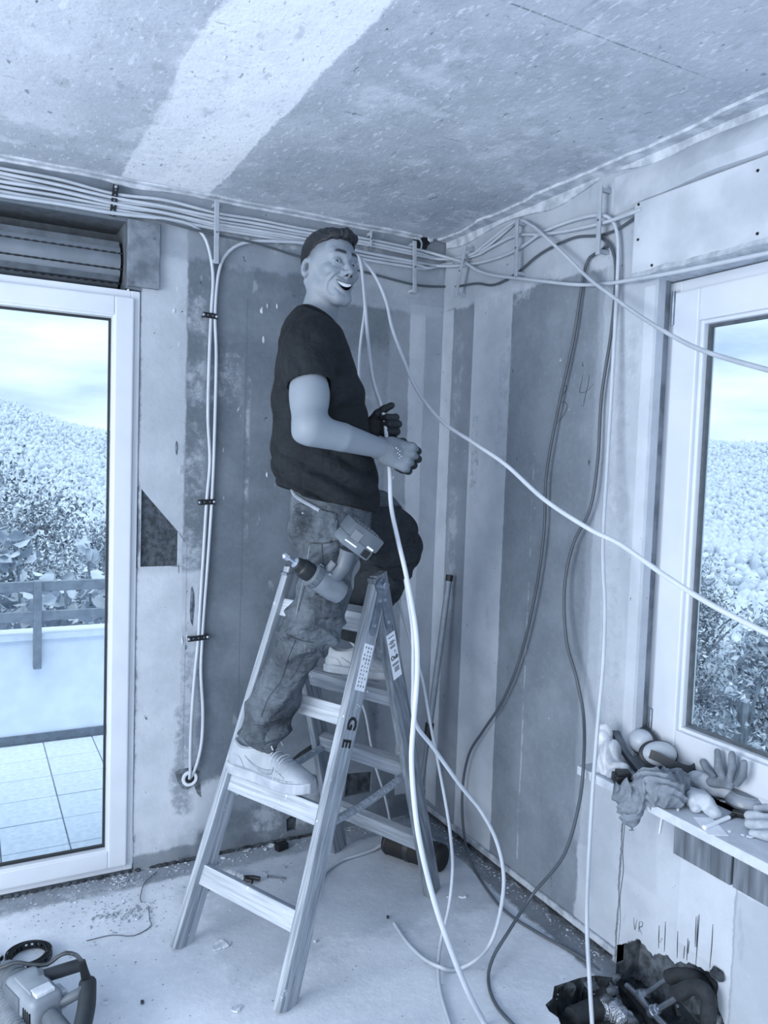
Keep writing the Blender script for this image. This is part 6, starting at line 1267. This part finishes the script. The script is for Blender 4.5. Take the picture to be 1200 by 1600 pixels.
# ================================================================== things on the window sill
SZ = .640
def sp(px, py, z=0.0): return onF(px, py, SZ + z)
M_film = N('milky_plastic_film'); fF = M_film.noise(18, 5, .6, stretch=(1, 1, .4)); M_film.bump(fF, .6, .012); M_film.b.inputs['Transmission Weight'].default_value = .25; M_film = M_film.done(M_film.mix(M_film.ramp(fF, .3, .7), T(196), T(226)), .3)
def npv(v): return np.array(v, float)
b0 = npv(sp(962, 1214)); tb_ = npv(at(941, 1140, depth(sp(950, 1200)) + .02))
def film_f(P):
    d = s_chain(P, [tb_, tb_ * .55 + b0 * .45, b0 + np.array([.0, .03, .02]), b0 + np.array([.01, -.015, .018])], [.022, .030, .034, .022], .02)
    d = d - .007 * np.abs(np.sin(P[:, 0] * 70 + P[:, 2] * 40 + 2 * np.sin(P[:, 1] * 60))) - .005 * np.sin(P[:, 1] * 110 + P[:, 2] * 30); return np.maximum(d + .004, SZ + .001 - P[:, 2])
fb = thing('plastic_bag', 'crumpled milky plastic bag at the left end of the sill', 'bag', b0); sculpt('film', film_f, np.minimum(b0, tb_) - .09, np.maximum(b0, tb_) + .09, .0032, M_film, fb, 1)
o = thing('power_pack', 'small black angular pack poking out under the plastic bag', 'pack', sp(975, 1220)); c = sp(973, 1216, .014); MB().box(c, (.055, .05, .026), Matrix.Rotation(-.5, 3, 'Z'), .005).build('pack_body', M_black, o, smooth=True); MB().box(c + Vector((0, 0, .017)), (.04, .035, .012), Matrix.Rotation(-.5, 3, 'Z'), .004).build('pack_top', M_bag2, o, smooth=True)
# hearing protector: two cups with cushions and a headband
def cup(c, rx, rz, dirv, par_):
    yv = Vector(dirv).normalized(); xv = yv.cross(Vector((0, 0, 1))).normalized(); zv = xv.cross(yv); sh = npv(c); Am = np.array(R3(xv, yv, zv))
    def f(P):
        q = (P - sh) @ Am; return np.maximum((np.sqrt((q[:, 0] / rx) ** 2 + (q[:, 2] / rz) ** 2 + (np.maximum(q[:, 1], 0) / .038) ** 2) - 1) * .028, -q[:, 1])
    s_ = sculpt('cup_shell', f, sh - .08, sh + .08, .0026, plain('pale_violet_shell', 186, .35, 0, .04, 8, 0), par_, 1)
    def g(P):
        q = (P - sh) @ Am; r_ = np.sqrt((q[:, 0] / rx) ** 2 + (q[:, 2] / rz) ** 2); return np.sqrt(((r_ - .86) * .034) ** 2 + (q[:, 1] + .007) ** 2) - .0105
    sculpt('cushion', g, sh - .08, sh + .08, .0026, M_hdark, par_, 1)
em = thing('ear_defenders', 'pale ear defenders with black cushions and headband on the sill', 'ear defenders', sp(1025, 1210))
rV, uV, fV = Vector(ROT[0]), Vector((0, 0, 1)), Vector(ROT[2])
cup(at(1003, 1158, 2.40), .042, .036, -rV * .75 + uV * .35 - fV * .5, em); cup(at(1030, 1178, 2.32), .052, .036, rV * .1 + uV * .45 - fV * .8, em)
bp = [at(1062, 1156, 2.39), at(1072, 1165, 2.37), at(1088, 1190, 2.31), at(1080, 1203, 2.26), at(1058, 1198, 2.25), at(1030, 1184, 2.26), at(1016, 1178, 2.27)]
bp = spline(bp, .012); mb = MB(); n_ = len(bp)
for i in range(n_ - 1): mb.beam(bp[i], bp[i + 1] + (bp[i + 1] - bp[i]) * .12, .026, .005, (0, .25, 1), .001)
mb.build('headband', M_hdark, em)
o = thing('curved_pad', 'grey curved pad with a dark raised rim behind the plastic bag', 'pad', sp(985, 1210)); rim = spline([at(957, 1144, 2.46), at(963, 1160, 2.45), at(972, 1175, 2.43), at(985, 1192, 2.40), at(998, 1206, 2.37), at(1016, 1204, 2.38), at(1006, 1180, 2.42), at(994, 1155, 2.46), at(976, 1146, 2.48), at(957, 1144, 2.46)], .012)
c_ = sum(rim[:-1], Vector()) / (len(rim) - 1); pd_ = MB().add(rim[:-1] + [c_ + Vector((.012, .012, -.006))], [(i, (i + 1) % (len(rim) - 1), len(rim) - 1) for i in range(len(rim) - 1)]).build('pad_face', plain('mauve_grey_pad', 128, .6), o, smooth=True); md = pd_.modifiers.new('thickness', 'SOLIDIFY'); md.thickness = .008
MB().tube(rim, .0055, 8).build('pad_rim', M_hdark, o, smooth=True)
# crumpled cloth
cc_ = npv(sp(1030, 1232, .035)); M_rag = cloth('mauve_grey_jersey', 112, 148, .9, 1200, 8, .03)
ce_ = npv(sp(1004, 1240, .0)); ex = np.array([-.168, 0, 0])
def rag_f(P):
    q = P - cc_; d = s_ell(P, cc_, (.055, .078, .046)); d = smin(d, s_ell(P, npv(sp(1052, 1225, .035)), (.045, .05, .04)), .02)
    edge = npv(at(1006, 1235, depth(sp(1006, 1235)) - .01)); edge = np.array([-.166, edge[1], .625]); d = smin(d, s_ell(P, edge, (.022, .055, .050)), .02); d = smin(d, s_ell(P, np.array([-.168, edge[1] - .01, .585]), (.018, .026, .034)), .02)
    w = np.sin(q[:, 1] * 62 + q[:, 2] * 50 + 2.4 * np.sin(q[:, 0] * 52 + q[:, 2] * 24)); w2 = np.sin(q[:, 0] * 90 - q[:, 2] * 75 + 2.2 * np.sin(q[:, 1] * 50))
    d = d - .012 * ((1 - np.abs(w)) - .4) - .005 * (1 - np.abs(w2)); under = (P[:, 0] > -.1565) & (P[:, 2] < SZ + .001); return np.where(under, np.maximum(d, np.minimum(SZ + .001 - P[:, 2], P[:, 0] + .1565) + 1e-4), d)
rg2 = sculpt('rag', rag_f, cc_ - np.array([.16, .16, .14]), cc_ + np.array([.13, .16, .10]), .0032, M_rag, None, 3); tag(rg2, 'crumpled mauve grey rag hanging over the sill edge', 'rag')
# work gloves
M_wg = cloth('pale_work_glove', 170, 200, .9, 900, 12, .03); M_wgd = cloth('dirty_glove_palm', 104, 134, .8, 500, 20)
def soft(name, label, chains, mats, lo, hi, vox=.003, amp=.003, group=None, fr=90):
    def f(P):
        d = None
        for pts, rs in chains: e = s_chain(P, pts, rs, .006); d = e if d is None else smin(d, e, .007)
        d = d - amp * np.sin(P[:, 0] * fr + 1.5 * np.sin(P[:, 1] * fr * .8)) - amp * .7 * np.abs(np.sin(P[:, 1] * fr * 1.1 + P[:, 2] * fr * .7)); return np.maximum(d, SZ + .0008 - P[:, 2])
    o = sculpt(name, f, lo, hi, vox, mats, None, 1); tag(o, label, 'glove', group); return o
def at_s(px, py, dx=0.0): return npv(on(px, py, 0, .022 + dx * .3))
up = [([at_s(1130, 1216), at_s(1123, 1200, .01), at_s(1121, 1174, .02)], [.0095, .0100, .0082]), ([at_s(1142, 1216), at_s(1145, 1200, .0), at_s(1144, 1179, .01)], [.0095, .0105, .0085]), ([at_s(1152, 1224, -.02), at_s(1160, 1212, -.02), at_s(1163, 1192, -.02)], [.0085, .0090, .0075]), ([at_s(1116, 1212, .02), at_s(1104, 1200, .05), at_s(1098, 1190, .06)], [.0085, .009, .0075]),
      ([at_s(1112, 1222, -.01), at_s(1140, 1226, -.02)], [.013, .012])]
allq = np.concatenate([np.array(p) for p, r in up]); soft('work_glove', 'grey glove standing against the window sash with its fingers up', up, M_wgd, allq.min(0) - .04, allq.max(0) + .04, amp=.0012)
g1 = [([npv(sp(1088, 1222, .03)), npv(sp(1112, 1226, .034)), npv(sp(1142, 1240, .026))], [.026, .030, .014]), ([npv(sp(1078, 1240, .022)), npv(sp(1092, 1245, .024))], [.022, .020])]
q = np.concatenate([np.array(p) for p, r in g1]); soft('work_glove', 'white glove cuff lying behind the pale round tin', g1, M_wg, q.min(0) - .06, q.max(0) + .06, .0032, .004)
g2 = [([npv(sp(1085, 1250, .024)), npv(sp(1096, 1252, .026)), npv(sp(1106, 1262, .016))], [.024, .024, .017]), ([npv(sp(1100, 1248, .02)), npv(sp(1112, 1262, .014)), npv(sp(1116, 1272, .012))], [.018, .016, .014]), ([npv(sp(1082, 1256, .012)), npv(sp(1090, 1264, .012))], [.014, .012])]
q = np.concatenate([np.array(p) for p, r in g2]); soft('work_glove', 'crumpled white glove at the front edge of the sill beside the rag', g2, M_wg, q.min(0) - .06, q.max(0) + .06, .003, .003)
g3 = [([npv(sp(1172, 1287, .014)), npv(sp(1190, 1292, .018)), npv(sp(1222, 1300, .02))], [.014, .018, .024]), ([npv(sp(1170, 1274, .016)), npv(sp(1185, 1278, .018)), npv(sp(1215, 1282, .02))], [.013, .013, .016]), ([npv(sp(1184, 1264, .02)), npv(sp(1200, 1262, .024)), npv(sp(1220, 1268, .024))], [.011, .012, .014]), ([npv(sp(1176, 1302, .010)), npv(sp(1200, 1306, .012))], [.010, .014])]
q = np.concatenate([np.array(p) for p, r in g3]); soft('work_glove', 'grey white glove cut off by the right picture edge', g3, M_wg, q.min(0) - .05, q.max(0) + .05, .003, .0015)
tn = sp(1166, 1260, .0); tin = thing('round_tin', 'pale round tin with a ridged lid on the sill', 'tin', tn); M_tin = plain('pale_enamelled_tin', 160, .3, 0, .04, 10, 0)
MB().lathe([(.0, .036), (.004, .050), (.014, .056), (.026, .054), (.034, .047), (.037, .041)], tn, (0, 0, 1), 36).build('tin_body', M_tin, tin, smooth=True)
MB().lathe([(.036, .041), (.0385, .0415), (.040, .039), (.0385, .037), (.0395, .030), (.041, .0)], tn, (0, 0, 1), 36).build('lid', M_tin, tin, smooth=True)
o = thing('marker_pen', 'white marker with black cap lying in front of the tin', 'pen', sp(1120, 1285)); a = sp(1100, 1293, .006); b = sp(1139, 1277, .006); MB().tube([a, b], .0055, 10).build('barrel', M_paper, o, smooth=True); MB().tube([b, b + (b - a) * .28], .0062, 10).build('cap', M_black, o, smooth=True)
o = MB().box(sp(1155, 1272, .008), (.02, .035, .014), Matrix.Rotation(.5, 3, 'Z'), .003).build('black_clip', M_black, None, loc=sp(1155, 1272)); tag(o, 'small black clip between the tin and the right glove', 'clip')
o = MB().box(sp(1110, 1291, .0012), (.05, .10, .0012), Matrix.Rotation(-.5, 3, 'Z')).build('paper_slip', M_paper, None, loc=sp(1110, 1291)); tag(o, 'flat white paper slip under the marker on the sill', 'paper')
random.seed(8)
for px, py, r_, lab in [(1046, 1247, .009, 'plaster crumb below the rag on the sill'), (1066, 1252, .011, 'plaster crumb between rag and white glove'), (1059, 1267, .004, 'tiny crumb alone on the front of the sill'), (1139, 1301, .004, 'tiny crumb in front of the paper slip'), (1160, 1306, .005, 'tiny crumb left of the right glove'), (1130, 1255, .010, 'angular chip between the white glove and the tin'), (1172, 1309, .009, 'flat chip under the right glove')]:
    o = chip(sp(px, py), r_).build('plaster_chip', M_chip, None, loc=sp(px, py)); tag(o, lab, 'chip')
o = MB().add([onB(1033, 1272, .004), onB(1036, 1276, .004), onB(1031, 1303, .004), onB(1029, 1303, .004)], [(0, 1, 2, 3)]).build('hanging_fibre', M_paper, None, loc=onB(1033, 1272, .004)); md = o.modifiers.new('thickness', 'SOLIDIFY'); md.thickness = .001; tag(o, 'thin white strip hanging from under the sill', 'strip')
